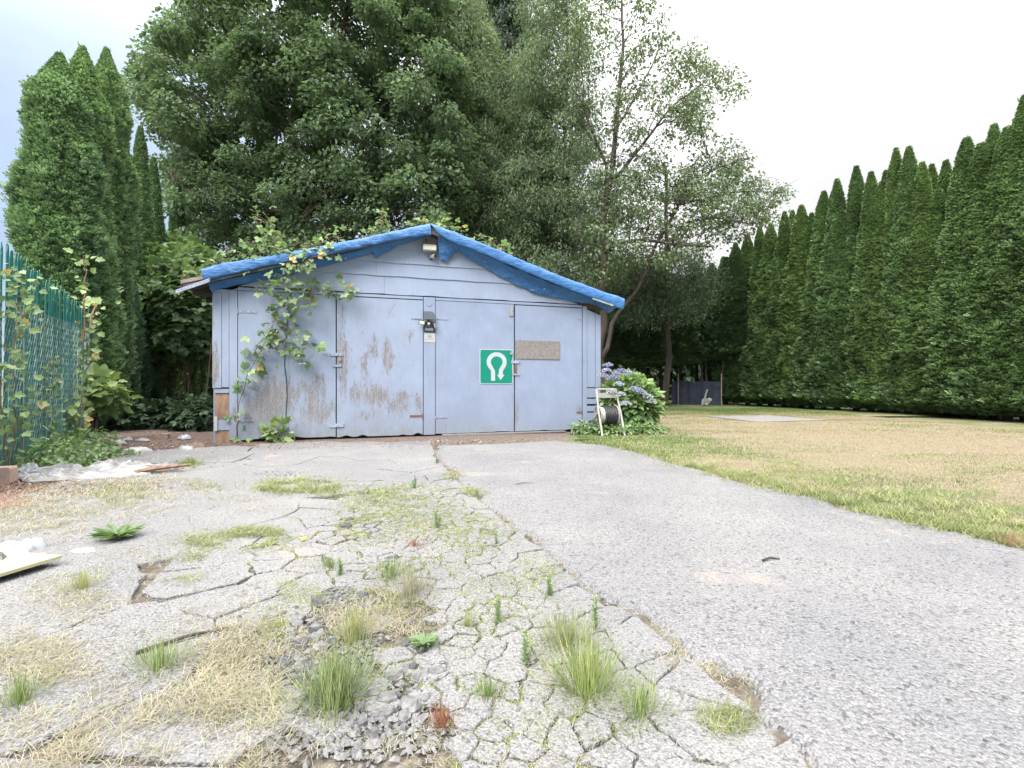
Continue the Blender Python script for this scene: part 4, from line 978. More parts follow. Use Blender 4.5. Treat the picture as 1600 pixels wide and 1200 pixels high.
tree('cherry_tree', 'airy open tree with fine leaves and sky gaps right of the shed', (bx_, by_),
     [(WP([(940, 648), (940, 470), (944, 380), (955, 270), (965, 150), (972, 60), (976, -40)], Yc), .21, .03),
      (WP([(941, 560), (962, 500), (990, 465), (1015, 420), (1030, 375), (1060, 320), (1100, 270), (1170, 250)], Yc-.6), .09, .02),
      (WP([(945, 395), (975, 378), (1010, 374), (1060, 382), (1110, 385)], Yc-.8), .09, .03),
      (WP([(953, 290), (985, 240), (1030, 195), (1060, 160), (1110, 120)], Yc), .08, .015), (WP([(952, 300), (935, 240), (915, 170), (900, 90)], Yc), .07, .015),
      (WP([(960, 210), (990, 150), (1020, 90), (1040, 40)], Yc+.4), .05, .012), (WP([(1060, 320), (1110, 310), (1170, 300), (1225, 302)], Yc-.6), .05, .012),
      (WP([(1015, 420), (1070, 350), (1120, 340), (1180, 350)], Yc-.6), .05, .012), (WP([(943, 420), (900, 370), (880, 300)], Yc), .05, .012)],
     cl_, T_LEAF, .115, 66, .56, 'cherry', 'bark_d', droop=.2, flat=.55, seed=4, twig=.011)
# pale feathery conifers in the middle
Yp = 20.5
def pale(lab, poly, tx, ttop, n, Y, seed, mt='pale', per=400, ls=.16, crad=.75):
    bx_, by_ = W(tx, 600, Y)[:2]
    tree('feathery_tree', lab, (bx_, by_), [(WP([(tx, 640), (tx+3, 400), (tx, 250), (tx+2, ttop)], Y), .17, .03)], clumps(poly, n, Y-1.8, Y+1.6, .45, seed), T_NARROW, ls, per, crad, mt, 'bark_d', droop=.6, flat=.8, seed=seed, orient='droopy')
pale('pale feathery green tree right of the roof ridge with a thin straight trunk', [(825, -50), (900, -40), (925, 200), (935, 300), (960, 440), (820, 440), (790, 300), (810, 190)], 884, -20, 165, Yp, 41)
pale('pale feathery green tree rising directly behind the roof ridge', [(750, 40), (800, 70), (850, 120), (870, 300), (880, 440), (740, 400), (735, 280)], 822, 80, 150, Yp+1.2, 42)
pale('bushy feathery tree between the maple and the pale trees', [(670, -60), (740, -30), (775, 160), (780, 330), (790, 400), (690, 380), (680, 200)], 730, -20, 170, Yp+.5, 43, 'pale')
pale('low shaded feathery tree beyond the shed corner', [(930, 400), (1090, 395), (1120, 430), (1100, 480), (930, 500)], 1040, 420, 110, 21.5, 44, 'cedar_shade', 240, .14, .8)
# tall dark fir far behind
bx_, by_ = W(800, 600, 29)[:2]
fc = []
r_ = np.random.default_rng(51)
for k_ in range(240):
    z_ = 3+28*r_.random(); rr = (32-z_)*.12*(.4+.6*r_.random()); a = r_.random()*6.28; fc.append((bx_+rr*math.cos(a), 29+rr*math.sin(a), z_))
tree('fir_tree', 'tall dark fir standing far behind the roof ridge', (bx_, by_), [([(bx_, 29, 0), (bx_, 29, 12), (bx_, 29, 32)], .35, .04)], np.array(fc), T_NARROW, .36, 200, .95, 'fir', 'bark_d', droop=.9, flat=.5, seed=6, orient='droopy')
bx2, by2 = W(768, 600, 31)[:2]; fc = []
for k_ in range(190):
    z_ = 3+27*r_.random(); rr = (31-z_)*.12*(.4+.6*r_.random()); a = r_.random()*6.28; fc.append((bx2+rr*math.cos(a), 31+rr*math.sin(a), z_))
tree('fir_tree', 'second dark fir partly hidden left of the tall one', (bx2, by2), [([(bx2, 31, 0), (bx2, 31, 12), (bx2, 31, 31)], .35, .04)], np.array(fc), T_NARROW, .36, 180, .95, 'fir', 'bark_d', droop=.9, flat=.5, seed=7, orient='droopy')
# far woods that read as one mass
n = 52000; X = rng.uniform(-26, 14, n); hb = 5.2+3.5*vn(np.c_[X, X*0], .35, 77)-np.clip(X-9, 0, 9)*.3
Zz = hb*rng.random(n)**.8; bul = (1-np.clip(Zz/hb, 0, 1)**3)*1.3+.8*vn(np.c_[X, Zz], .8, 5)
P = np.c_[X, 31.5-bul+rng.normal(0, .3, n), Zz]
v, f, t_ = scatter(T_LEAF, P, rdir(n, -.3), rdir(n, .6), .42*(.6+.8*rng.random(n)), rng.random(n))
Xc = np.linspace(-27, 15, 90); Zc = np.linspace(0, 1, 12); XX, ZZ = np.meshgrid(Xc, Zc); hh = 5.0+3.5*vn(np.c_[XX.ravel(), XX.ravel()*0], .35, 77)-np.clip(XX.ravel()-9, 0, 9)*.3
Vc = np.c_[XX.ravel(), 31.9+.5*vn(np.c_[XX.ravel(), ZZ.ravel()*6], 1, 5), ZZ.ravel()*hh]; ix = np.arange(90*12).reshape(12, 90)
q = np.stack([ix[:-1, :-1], ix[:-1, 1:], ix[1:, 1:], ix[1:, :-1]], -1).reshape(-1, 4); tr = np.concatenate([q[:, :3], q[:, [0, 2, 3]]])
V_, F_, T_ = join([(v, f, t_), (Vc, tr, np.zeros(len(Vc)))])
tag(link('far_woods', npmesh('far_woods', V_, F_, M['woods'], {'tint': T_})), 'dense dark belt of distant woods closing the view behind the trees', 'woods', kind='stuff')

# dark fence screen and bits at the back of the yard
e = empty('screen_fence', (*G(1095, 632.5), 0), 0, 'dark mesh screen fence under the cedars at the back of the lawn', 'fence')
b0 = Vector((*G(1095, 632.5), 0))
p0, p1 = Vector((*W(1050, 600, 23.5)[:2], 0))-b0, Vector((*W(1128, 600, 22.6)[:2], 0))-b0
mb = MB(); m_ = 16
for k_ in range(m_):
    a = p0.lerp(p1, k_/m_); c = p0.lerp(p1, (k_+1)/m_); s1, s2 = .05*math.sin(k_*1.7), .05*math.sin((k_+1)*1.7)
    mb.add([(a.x, a.y+s1, 0), (c.x, c.y+s2, 0), (c.x, c.y+s2, 1.12), (a.x, a.y+s1, 1.12), (a.x, a.y+s1+.02, 0), (c.x, c.y+s2+.02, 0), (c.x, c.y+s2+.02, 1.12), (a.x, a.y+s1+.02, 1.12)], [(0, 1, 2, 3), (7, 6, 5, 4), (3, 2, 6, 7)])
mb.build('screen', plain('dark_navy_mesh', (.035, .042, .07), .8, nscale=3, col2=(.02, .022, .035)), e)
for t_ in (.12, .98):
    a = p0.lerp(p1, t_); MB().tube([(a.x, a.y-.06, 0), (a.x, a.y-.06, 1.5)], .03, 6).build('post', M['greywood'], e)
x, y = G(1097, 634); mb = MB(); mb.tube([(-.15, 0, .02), (0, 0, .35), (.12, 0, .75)], .035, 6); mb.tube([(0, 0, .05), (.3, .1, .3)], .1, 7); mb.disc((0.02, -.04, .2), (0.3, 1, .2), .17, .05, 10)
mb.build('junk', M['sheet'], loc=(x, y-.3, 0), label='pale scrap leaning on the dark screen fence', cat='scrap')
for px, Y in ((1098, 24.2), (1106, 24.0), (1112, 24.4), (1119, 24.1), (1128, 23.2)):
    x, y = W(px, 600, Y)[:2]; a = random.uniform(-.25, .25)
    MB().tube([(0, 0, 0), (a*.5, 0, 1.4), (a, 0, 3.2)], [.06, .05, .03], 6).build('bare_trunk', M['bark'], loc=(x, y, 0), label='thin bare trunk standing behind the dark screen fence', cat='tree', group='bare trunks behind the screen fence')

# ------------------------------------------------------------------ CHAIN LINK FENCE with slats
f1 = np.array(G(143, 690)); f0 = f1+(np.array(G(0, 746))-f1)*1.35; fd = f1-f0; FL = float(np.hypot(*fd)); fd = fd/FL; FA = math.atan2(fd[1], fd[0])
fence = empty('chain_link_fence', (f0[0], f0[1], 0), FA, 'chain link fence with tall green plastic slats at the left edge', 'fence')
FH = 1.93
slat_me = MB().prism([(-.027, 0), (.027, 0), (.024, 2.2), (.012, 2.27), (-.01, 2.25), (-.024, 2.18)], .004, .010).mesh('slat', M['slat'])
sp_ = .0555; k_ = 0; u = .03
while u < FL-.02:
    s_ = link('slat', slat_me, fence, (u, .03, .03)); un = u/FL
    hx = 2.62-.42*un+random.uniform(-.06, .06)-(0.2 if random.random() < .12 else 0)
    if .385 < un < .41: hx = 1.95
    s_.scale = (1, 1, hx/2.25); s_.rotation_euler = (0, random.gauss(0, .022)+.03, random.uniform(-.15, .15)); u += sp_
mb = MB(); pitch = .078; wr = .0024
for i in range(int(FL/pitch)+1):
    for j in range(int((FH-.04)/.074)):
        x0 = i*pitch+(j % 2)*pitch*.5; z0 = .04+j*.074
        if x0+pitch*.62 > FL: continue
        q = .002*math.sin(i*3.1+j); mb.tube([(x0-pitch*.1, .012, z0-.008), (x0, -.004, z0), (x0+pitch*.5+q, -.005, z0+.078), (x0+pitch*.6, .012, z0+.088)], wr, 3, False)
        if (i*7+j*13) % 5 == 0: mb.tube([(x0+pitch*.5, -.003, z0), (x0+pitch*.12, -.003, z0+.066)], wr, 3, False)
mb.build('wire_mesh', M['wire'], fence, kind='stuff')
for uu in (FL*.52, FL):
    mb = MB(); mb.tube([(uu, .07, 0), (uu, .07, 1.95)], .024, 8); mb.build('post', M['steel'], fence)
MB().tube([(FL*.38, -.012, .2), (FL*.38+.005, -.012, FH)], .007, 5).build('tension_bar', M['wire'], fence)
MB().tube([(0, .0, FH), (FL*.5, .0, FH-.02), (FL, 0, FH)], .004, 5).build('top_wire', M['wire'], fence)

# ------------------------------------------------------------------ VINES and bushes
def vine(name, lab, cat, paths, mt, T, size, per_m, spread, loc, canes='cane', rad=.008, tintr=(0, .92), up=.1, seed=1, heads=0, face=None):
    r_ = np.random.default_rng(seed); e = empty(name, loc, 0, lab, cat); b0 = np.array(loc); parts = []; hp = []
    for pts in paths:
        P = np.array(pts, float); d = np.r_[0, np.cumsum(np.linalg.norm(np.diff(P, axis=0), axis=1))]; m_ = max(4, int(d[-1]/.12)); s_ = np.linspace(0, d[-1], m_)
        Pi = np.stack([np.interp(s_, d, P[:, k_]) for k_ in range(3)], 1)+r_.normal(0, .01, (m_, 3))
        MB().tube([tuple(p-b0) for p in Pi], list(np.linspace(rad, rad*.4, m_)), 5).build('stem', M[canes], e)
        n = int(per_m*d[-1]); s2 = r_.random(n)**.72*d[-1]; Q_ = np.stack([np.interp(s2, d, P[:, k_]) for k_ in range(3)], 1)
        o = r_.normal(0, spread, (n, 3)); parts.append((Q_+o-b0, o)); hp.append(Q_[:heads]+o[:heads])
    P = np.concatenate([p[0] for p in parts]); o = np.concatenate([p[1] for p in parts]); n = len(P)
    D = nrm(o)+r_.normal(0, .5, (n, 3))+np.array([0, 0, -.2]); Nn = np.c_[r_.normal(0, .5, (n, 2)), np.full(n, .8)]
    if face is not None: Nn = Nn+np.array(face)
    tn = tintr[0]+(tintr[1]-tintr[0])*r_.random(n); tn[r_.random(n) < .03] = 1.0
    v, f, t_ = scatter(T, P, D, Nn, size*(.55+.8*r_.random(n)), tn)
    link('leaves', npmesh('leaves', v, f, M[mt], {'tint': t_}), e)
    if heads:
        H_ = np.concatenate(hp)-b0; nh = len(H_); C_ = np.repeat(H_, 26, 0)+r_.normal(0, .035, (nh*26, 3)); C_[:, 2] += .04
        v, f, t_ = scatter(T_LEAF, C_, rdir(len(C_)), rdir(len(C_)), .022, r_.random(len(C_))); tag(link('flower_heads', npmesh('flower_heads', v, f, M['seedhead'], {'tint': t_}), e), kind='stuff')
    return e
S3 = lambda x, y, w_: (lambda uz: SL(uz[0], -w_, uz[1]))(SP(x, y, w_))
# big vine up the leftmost door
vine('bramble_vine', 'bramble vine climbing in front of the leftmost door up to the roof', 'vine',
     [[S3(368, 690, .1), S3(372, 640, .12), S3(385, 590, .14), S3(410, 545, .18), S3(430, 500, .22), S3(445, 460, .3), S3(455, 420, .42), S3(450, 392, .4)],
      [S3(430, 500, .22), S3(460, 520, .25), S3(485, 540, .25), S3(500, 545, .25)], [S3(425, 510, .2), S3(455, 560, .22), S3(478, 570, .22)], [S3(440, 480, .25), S3(475, 470, .25), S3(495, 480, .25)],
      [S3(450, 450, .3), S3(500, 455, .25), S3(545, 452, .22)], [S3(452, 430, .4), S3(480, 405, .42), S3(520, 395, .42)], [S3(452, 425, .4), S3(420, 440, .36), S3(405, 455, .3)], [S3(420, 525, .2), S3(402, 540, .2), S3(395, 548, .2)]],
     'bramble', T_BRAM, .115, 34, .075, S3(368, 691, .1), seed=5, heads=1, face=(0, -.9, 0))
def bush_leaves(name, lab, cat, C_, rad, n, T, size, mt, seed, squash=(1, 1, 1), stems=8, kind=None, group=None, tint=(0, 1), pile=.45):
    r_ = np.random.default_rng(seed); o = nrm(r_.normal(size=(n, 3)))*r_.random((n, 1))**pile; o = o*np.array(squash)*rad
    o[:, 2] = np.maximum(o[:, 2], -C_[2]+.02); lump = 1+.35*(fbm(o+seed, 3.0/rad*.6, seed)-.5)*2; o = o*lump[:, None]
    base = np.array([C_[0], C_[1], 0]); P = np.array(C_)+o-base
    D = nrm(o)*.9+r_.normal(0, .5, (n, 3)); D[:, 2] -= .15; Nn = nrm(o)*.5+np.array([0, 0, .9])+r_.normal(0, .35, (n, 3))
    v, f, t_ = scatter(T, P, D, Nn, size*(.55+.8*r_.random(n)), tint[0]+(tint[1]-tint[0])*np.clip(r_.normal(.5, .22, n)+.2*nrm(o)[:, 2], 0, 1))
    e = empty(name, tuple(base), 0, lab, cat, group)
    link('leaves', npmesh('leaves', v, f, M[mt], {'tint': t_}), e)
    if stems:
        mb = MB()
        for k_ in range(stems):
            q = o[r_.integers(n)]; mb.tube([(r_.normal(0, .04), r_.normal(0, .04), -.02), tuple((np.array(C_)+q*.4-base)), tuple(np.array(C_)+q*.9-base)], [.014, .009, .004], 5, False)
        mb.build('stems', M['cane'], e)
    return e
x, y, z_ = S3(432, 690, .1)
bush_leaves('bramble_shoot', 'young green bramble shoot at the foot of the leftmost door', 'plant', (x, y, .16), .26, 60, T_LOBED, .15, 'bramble', 8, (1, .5, .85), 6, tint=(.3, .9))
# roof brambles
vine('roof_bramble', 'sprawling brambles with pale flower heads lying over the left roof slope', 'vine',
     [[S3(285, 432, .15), S3(340, 408, .2), S3(400, 395, .2), S3(470, 380, .15)], [SL(-.2, .8, 2.75), SL(.6, .9, 3.0), SL(1.5, .9, 3.35)], [SL(-.2, 1.8, 2.8), SL(.7, 1.9, 3.1), SL(1.6, 2, 3.5)], [SL(-.3, 3, 2.8), SL(1, 3.2, 3.3)],
      [S3(440, 392, .2), S3(425, 370, .15), S3(415, 345, .1), S3(400, 335, .1)], [S3(470, 388, .2), S3(500, 380, .15), S3(540, 368, .1)]],
     'bramble', T_BRAM, .10, 48, .10, SL(0, .5, 2.6), seed=9, heads=7, tintr=(.1, .9))
vine('roof_bramble', 'bramble shoots showing above the tarp near the roof ridge', 'vine',
     [[SL(2.6, .5, 3.55), S3(600, 350, .0), S3(598, 330, .0)], [SL(2.9, .6, 3.7), S3(640, 350, -.1), S3(690, 352, -.2), S3(725, 362, -.2)], [S3(740, 366, -.3), S3(780, 384, -.3), S3(800, 390, -.3)], [S3(560, 372, -.1), S3(600, 358, -.1)]],
     'bramble', T_BRAM, .10, 48, .05, SL(3, .6, 3.7), seed=10, heads=3, tintr=(.3, .95))
# bramble thicket between fence and shed
def thicket(name, lab, blobs, mt, T, size, seed, tint=(0, .9), kindd='stuff'):
    r_ = np.random.default_rng(seed); parts = []
    for (x, y, z_, rx, ry, rz_, n) in blobs:
        o = nrm(r_.normal(size=(n, 3))); rr = r_.random((n, 1))**.3; o = o*rr*(1+.4*(fbm(o*2+seed+x, 1.4, seed)-.5)*2)[:, None]
        P = np.c_[x+o[:, 0]*rx, y+o[:, 1]*ry, np.maximum(.03, z_+o[:, 2]*rz_)]
        D = o*.6+r_.normal(0, .5, (n, 3)); D[:, 2] -= .3; Nn = o*.6+np.array([0, 0, .9])+r_.normal(0, .3, (n, 3))
        parts.append(scatter(T, P, D, Nn, size*(.55+.8*r_.random(n)), tint[0]+(tint[1]-tint[0])*np.clip(r_.normal(.5, .25, n), 0, 1)))
    v, f, t_ = join(parts); return tag(link(name, npmesh(name, v, f, M[mt], {'tint': t_})), lab, 'brambles', kind=kindd)
bl = []
for px, py, Y, rx, rz_, n in [(225, 450, 13.2, 1.0, 1.1, 2600), (275, 470, 13, 1.0, 1.0, 2800), (250, 520, 13.3, 1.1, .9, 2000), (315, 480, 12.6, .8, .9, 2200), (300, 425, 14, 1.1, .6, 1800), (200, 520, 12.5, .7, 1.0, 1500), (310, 530, 12.8, .7, .6, 1200), (230, 400, 15, 1.0, .8, 1500), (270, 415, 15.5, 1.4, .9, 1800), (340, 470, 14, 1.2, 1, 1500)]:
    x, y, z_ = W(px, py, Y); bl.append((x, y, z_, rx, 1.0, rz_, n))
thicket('bramble_thicket', 'thick bank of pale-tipped brambles between the fence cedars and the shed', bl, 'bramble', T_BRAM, .19, 61, (0, .7))
bl = []
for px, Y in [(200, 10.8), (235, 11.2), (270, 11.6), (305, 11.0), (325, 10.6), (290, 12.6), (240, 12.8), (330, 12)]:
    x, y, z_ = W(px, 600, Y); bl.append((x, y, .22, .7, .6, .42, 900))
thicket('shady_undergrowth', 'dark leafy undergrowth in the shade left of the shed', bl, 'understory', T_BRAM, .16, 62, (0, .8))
for k_ in range(16):
    px = random.uniform(205, 330); Y = random.uniform(12, 14.5); x, y, _ = W(px, 600, Y); a = random.uniform(-.5, .5)
    MB().tube([(0, 0, 0), (a*.5, 0, .9), (a, .1, 2.1)], [.018, .014, .008], 5).build('dry_cane', M['cane'], loc=(x, y, 0), label='thin bare cane standing in the shade left of the shed', cat='cane', group='bare canes left of the shed')
# broad-leaved plant at the fence end
x, y = G(150, 688); 
bush_leaves('broadleaf_shrub', 'pale broad-leaved shrub at the end of the green fence', 'shrub', (x+.15, y-.2, .82), .55, 330, T_LOBED, .2, 'bramble', 71, (1.0, .6, .55), 10, tint=(.15, .8), pile=.5)
FP = lambda t_, z_, off=-.06: (f0[0]+fd[0]*FL*t_+fd[1]*(-off)*-1, f0[1]+fd[1]*FL*t_+fd[0]*off, z_)
FP = lambda t_, z_, off=.07: (f0[0]+fd[0]*FL*t_+fd[1]*off, f0[1]+fd[1]*FL*t_-fd[0]*off, z_)
vine('fence_vine', 'leafy vine climbing the green fence below the bare red stem', 'vine', [[FP(.76, 0), FP(.79, .5), FP(.84, 1.0), FP(.87, 1.5), FP(.88, 2.0)], [FP(.77, .2), FP(.74, .5), FP(.72, .8)]], 'bramble', T_LOBED, .095, 60, .05, FP(.76, 0), seed=81, tintr=(.3, .97), face=(.6, -.9, 0))
vine('fence_vine', 'leafy vine tangle at the very left end of the green fence', 'vine', [[FP(.26, 0), FP(.30, .6), FP(.28, 1.2), FP(.30, 1.8), FP(.32, 2.3)], [FP(.24, .2), FP(.2, 1.2), FP(.2, 2.2)], [FP(.3, 1.5), FP(.36, 1.9), FP(.42, 2.2)], [FP(.32, .1), FP(.35, .5), FP(.40, .9)]], 'bramble', T_LOBED, .075, 38, .06, FP(.26, 0), seed=82, tintr=(.15, .9), face=(.6, -.9, 0))
vine('fence_vine', 'thin small-leaved vine rising on the middle of the green fence', 'vine', [[FP(.53, 0), FP(.54, .5), FP(.53, 1.1), FP(.54, 1.35)]], 'bramble', T_LOBED, .05, 90, .04, FP(.53, 0), seed=83, tintr=(0, .7), face=(.6, -.9, 0))
vine('fence_vine', 'bare reddish stem with a few leaves above the green fence', 'vine', [[FP(.84, 1.7), FP(.85, 2.3), FP(.845, 2.95), FP(.83, 3.05)], [FP(.9, 1.9), FP(.95, 2.2), FP(1.0, 2.4), FP(1.03, 2.3)], [FP(.95, 1.9), FP(1.0, 1.95)]], 'bramble', T_LOBED, .1, 16, .08, FP(.84, 1.7), rad=.018, seed=84, tintr=(.3, .9), face=(.6, -.9, 0))
bl = [(*FP(.60, .12, .25), .35, .25, .25, 420), (*FP(.72, .12, .3), .35, .25, .22, 350), (*FP(.42, .1, .3), .4, .3, .22, 420), (*FP(.3, .1, .4), .35, .3, .25, 400), (*FP(.5, .06, .6), .45, .25, .1, 300)]
thicket('fence_foot_weeds', 'low green weeds along the foot of the green fence', bl, 'bramble', T_LEAF, .07, 63, (.1, .75))
# hydrangea
hc = (2.52, 10.35, .6)
bush_leaves('hydrangea_bush', 'hydrangea bush with mauve flower heads at the right shed corner', 'bush', hc, .72, 2600, T_LEAF, .15, 'hydrangea', 91, (.95, .7, .88), 14, pile=.3)
hyd = bpy.data.objects['hydrangea_bush']
hpts = [(950, 572, 9.95), (948, 581, 9.85), (963, 586, 9.8), (970, 581, 9.9), (984, 585, 9.95), (951, 591, 9.75), (959, 592, 9.7), (967, 602, 9.6), (991, 609, 9.75), (998, 611, 9.75), (1003, 616, 9.8), (970, 618, 9.5), (955, 613, 9.55), (1012, 621, 9.8), (1018, 629, 9.85), (942, 588, 9.9), (978, 632, 9.45)]
for i, (px, py, Y) in enumerate(hpts):
    p = np.array(W(px, py, Y)); n = 90; o = nrm(rng.normal(size=(n, 3))); o[:, 2] = np.abs(o[:, 2])*.6; C_ = o*.085
    v, f, t_ = scatter(T_LEAF, C_, o+rdir(n)*.8, o, .045, np.clip((.15 if i in (3, 5, 6) else .5 if i < 10 else .85)+rng.normal(0, .15, n), 0, 1))
    fh = link('flower_head', npmesh('flower_head', v, f, M['blossom'], {'tint': t_}), hyd, tuple(p-np.array(hyd.location)))
bl = [(1.55, 9.55, .1, .4, .25, .16, 360), (1.95, 9.4, .08, .35, .25, .12, 260), (2.3, 9.55, .1, .4, .2, .14, 300), (2.75, 9.6, .08, .3, .25, .1, 180)]
thicket('corner_weeds', 'low leafy weeds round the foot of the hose reel', bl, 'hydrangea', T_LEAF, .09, 64, (0, .7))
# hose reel cart
x, y = W(949, 600, 9.5)[:2]
reel = empty('hose_reel_cart', (x, y, 0), R(10), 'cream hose reel cart wound with black and grey hose by the shed corner', 'hose reel')
hw = .205; reel.scale = (1.1, 1.1, 1.04)
for s_ in (-1, 1):
    MB().tube([(s_*(hw-.0)+.0, -.30, .0), (s_*hw, -.12, .42), (s_*hw*.93, .0, .70), (s_*hw*.9, .05, .86)], .018, 8).build('frame_tube', M['cream'], reel)
    MB().tube([(s_*hw, .28, .02), (s_*hw, .1, .3), (s_*hw, -.1, .42)], .016, 8).build('leg', M['cream'], reel)
    mb = MB(); rim = [(s_*.165+.0, .03+.19*math.cos(a), .36+.19*math.sin(a)) for a in np.linspace(0, 2*math.pi, 25)]; mb.tube(rim, .012, 6)
    for a in (0, 1.26, 2.5, 3.77, 5.0): mb.tube([(s_*.165, .03, .36), (s_*.165, .03+.19*math.cos(a), .36+.19*math.sin(a))], .01, 5)
    mb.build('drum_flange', M['cream'], reel)
MB().tube([(-hw*.9, .05, .86), (hw*.9, .05, .86)], .018, 8).build('handle', M['cream'], reel)
MB().box(-hw*.9, hw*.9, .0, .02, .70, .79).build('cross_panel', M['cream'], reel)
MB().tube([(-hw, .03, .36), (hw+.03, .03, .36)], .045, 10).build('drum_axle', M['cream'], reel)
def coil(x0, x1, turns, r, rr, mt):
    pts = [(x0+(x1-x0)*t_, .03+(r+.006*math.sin(t_*31))*math.cos(t_*turns*6.283), .36+(r+.006*math.sin(t_*31))*math.sin(t_*turns*6.283)) for t_ in np.linspace(0, 1, turns*18)]
    MB().tube(pts, rr, 6).build('hose', mt, reel, smooth=True)
coil(-.15, -.08, 4, .15, .014, M['hose_grey']); coil(-.08, .15, 10, .175, .0125, M['hose']); coil(-.04, .14, 8, .145, .0125, M['hose'])
coil(-.12, .14, 10, .115, .013, M['hose'])

# ------------------------------------------------------------------ GRASS, weeds
def blades(P, h, wd, lean, seed=0, T=T_BLADE):
    n = len(P); r_ = np.random.default_rng(seed); a = r_.random(n)*6.283; D = np.c_[np.cos(a)*lean, np.sin(a)*lean, np.ones(n)]
    Nn = np.c_[-np.cos(a), -np.sin(a), .1*np.ones(n)]*-1
    return scatter(T, P, D, Nn, h, r_.random(n), wd)
# lawn
n = 150000
lx = rng.uniform(1.2, 11, n*2); ly = 3.0+rng.random(n*2)**1.4*17
ok = inpoly(lx, ly, lawn_poly) & (lx < ly*1.12+.3) & (ly < 19.5+0*lx) & ~inpoly(lx, ly, [G(1105, 652), G(1185, 661), G(1290, 658), G(1200, 650.5)])
lx, ly = lx[ok][:n], ly[ok][:n]
gr = greenness(lx, ly)+fbm(np.c_[lx*.6, ly*1.5], 1.1, 33)
tt = np.clip(.9-(gr-.34)*1.9+rng.normal(0, .15, len(lx)), 0, 1)
h = np.clip(.028+.04*np.clip(gr-.45, 0, .5)+.045*np.exp(-(dist_line(np.c_[lx, ly], edge)/.25)**2), .02, .1)*(.6+.8*rng.random(len(lx)))
zb = gheight(lx, ly)*np.where(ly < 14.9, 1, 0)
a = rng.random(len(lx))*6.283
v, f, _ = scatter(T_TRI, np.c_[lx, ly, zb], np.c_[np.cos(a)*.7, np.sin(a)*.7, np.ones(len(lx))], np.c_[np.sin(a), np.cos(a), .1+0*a], h, tt, .004+.0012*ly*.8)
tag(link('lawn_grass', npmesh('lawn_grass', v, f, M['lawn_grass'], {'tint': np.repeat(tt, 3)})), 'short patchy lawn grass, green along the drive and dry tan in the middle', 'grass', kind='stuff')
# grass in the joints of the cracked paving
gp = [g for g in gappts if g[4] < .32]; ga = np.array(gp)
k_ = rng.integers(0, len(ga), 90000); t_ = rng.random(90000); P2 = np.c_[ga[k_, 0]+t_*(ga[k_, 2]-ga[k_, 0]), ga[k_, 1]+t_*(ga[k_, 3]-ga[k_, 1])]
mk = vn(P2, 2.2, 91)*.6+.5*vn(P2, 6, 92)+.12*np.clip((P2[:, 1]-1.5)/3, 0, 1) > .5; P2 = P2[mk]
v, f, t_ = blades(np.c_[P2+rng.normal(0, .006, P2.shape), np.full(len(P2), .008)], (.008+.024*rng.random(len(P2))), .0014+.0005*P2[:, 1], 1.2, 5)
tag(link('joint_grass', npmesh('joint_grass', v, f, M['grass_yg'], {'tint': t_})), 'short grass and moss growing in the cracks of the old paving', 'grass', kind='stuff')
# patches: (px, py, rx_px, ry_px, height m, material, count, lean)
def patch_pts(px, py, rx, ry, n, r_):
    a = r_.random(n)*6.283; q = np.sqrt(r_.random(n))*np.where(r_.random(n) < .35, 1.1+.7*r_.random(n), 1); X_ = px+rx*q*np.cos(a); Y_ = py+ry*q*np.sin(a)
    Yg = F*CH/(Y_-600); return np.c_[(X_-800)/F*Yg, Yg]
def stuffgrass(name, lab, L_, mt, seed, kn=1, kh=1, kl=1, w0=.0015):
    r_ = np.random.default_rng(seed); parts = []
    for i, (px, py, rx, ry, h, n, lean) in enumerate(L_):
        P = patch_pts(px, py, rx*(1.15 if kn < 1 else 1), ry*(1.15 if kn < 1 else 1), int(n*kn), r_); keep = fbm(P, 6, seed+i)+.25*rng.random(len(P)) > .55; P = P[keep]
        parts.append(blades(np.c_[P, np.full(len(P), .016)], h*kh*(.4+.9*r_.random(len(P))), .0000+w0+.0006*P[:, 1], lean*kl, seed*50+i))
    v, f, t_ = join(parts); tag(link(name, npmesh(name, v, f, M[mt], {'tint': t_})), lab, 'grass', kind='stuff')
stuffgrass('dry_grass', 'dry straw-coloured grass spread over the left foreground paving',
 [(150, 785, 110, 26, .10, 5200, .9), (60, 815, 75, 26, .11, 4200, .9), (260, 765, 70, 16, .07, 2200, .9), (200, 745, 50, 12, .09, 1600, .8), (370, 790, 50, 14, .05, 1200, .9), (380, 1070, 62, 80, .085, 6500, .9), (330, 1150, 110, 60, .09, 5000, .9), (45, 1035, 65, 32, .07, 3800, 1), (115, 1090, 60, 40, .06, 2200, 1), (40, 1180, 90, 50, .08, 3500, 1), (110, 930, 55, 25, .06, 1700, .9), (150, 960, 60, 22, .05, 1500, 1), (200, 885, 60, 22, .05, 1500, 1), (560, 960, 60, 32, .055, 2600, 1), (600, 985, 50, 28, .05, 2200, 1), (600, 890, 40, 18, .035, 900, 1), (545, 850, 38, 18, .035, 900, 1), (500, 1010, 40, 26, .05, 1200, 1), (640, 830, 30, 12, .04, 600, 1), (290, 1000, 60, 30, .04, 900, 1), (1075, 1030, 45, 34, .035, 2200, 1), (1130, 1085, 45, 26, .03, 1500, 1), (1040, 985, 22, 14, .04, 700, 1), (780, 1180, 160, 40, .035, 1600, 1), (700, 960, 40, 20, .03, 600, 1), (620, 850, 90, 40, .03, 1500, 1), (760, 880, 90, 40, .025, 1200, 1), (660, 920, 60, 40, .03, 1000, 1), (840, 980, 60, 40, .025, 700, 1), (450, 1000, 50, 40, .04, 900, 1), (480, 900, 40, 20, .03, 700, 1), (230, 1040, 90, 60, .045, 1500, 1), (30, 960, 50, 30, .03, 700, 1)], 'straw', 21, .62, .8, 1.2, .0011)
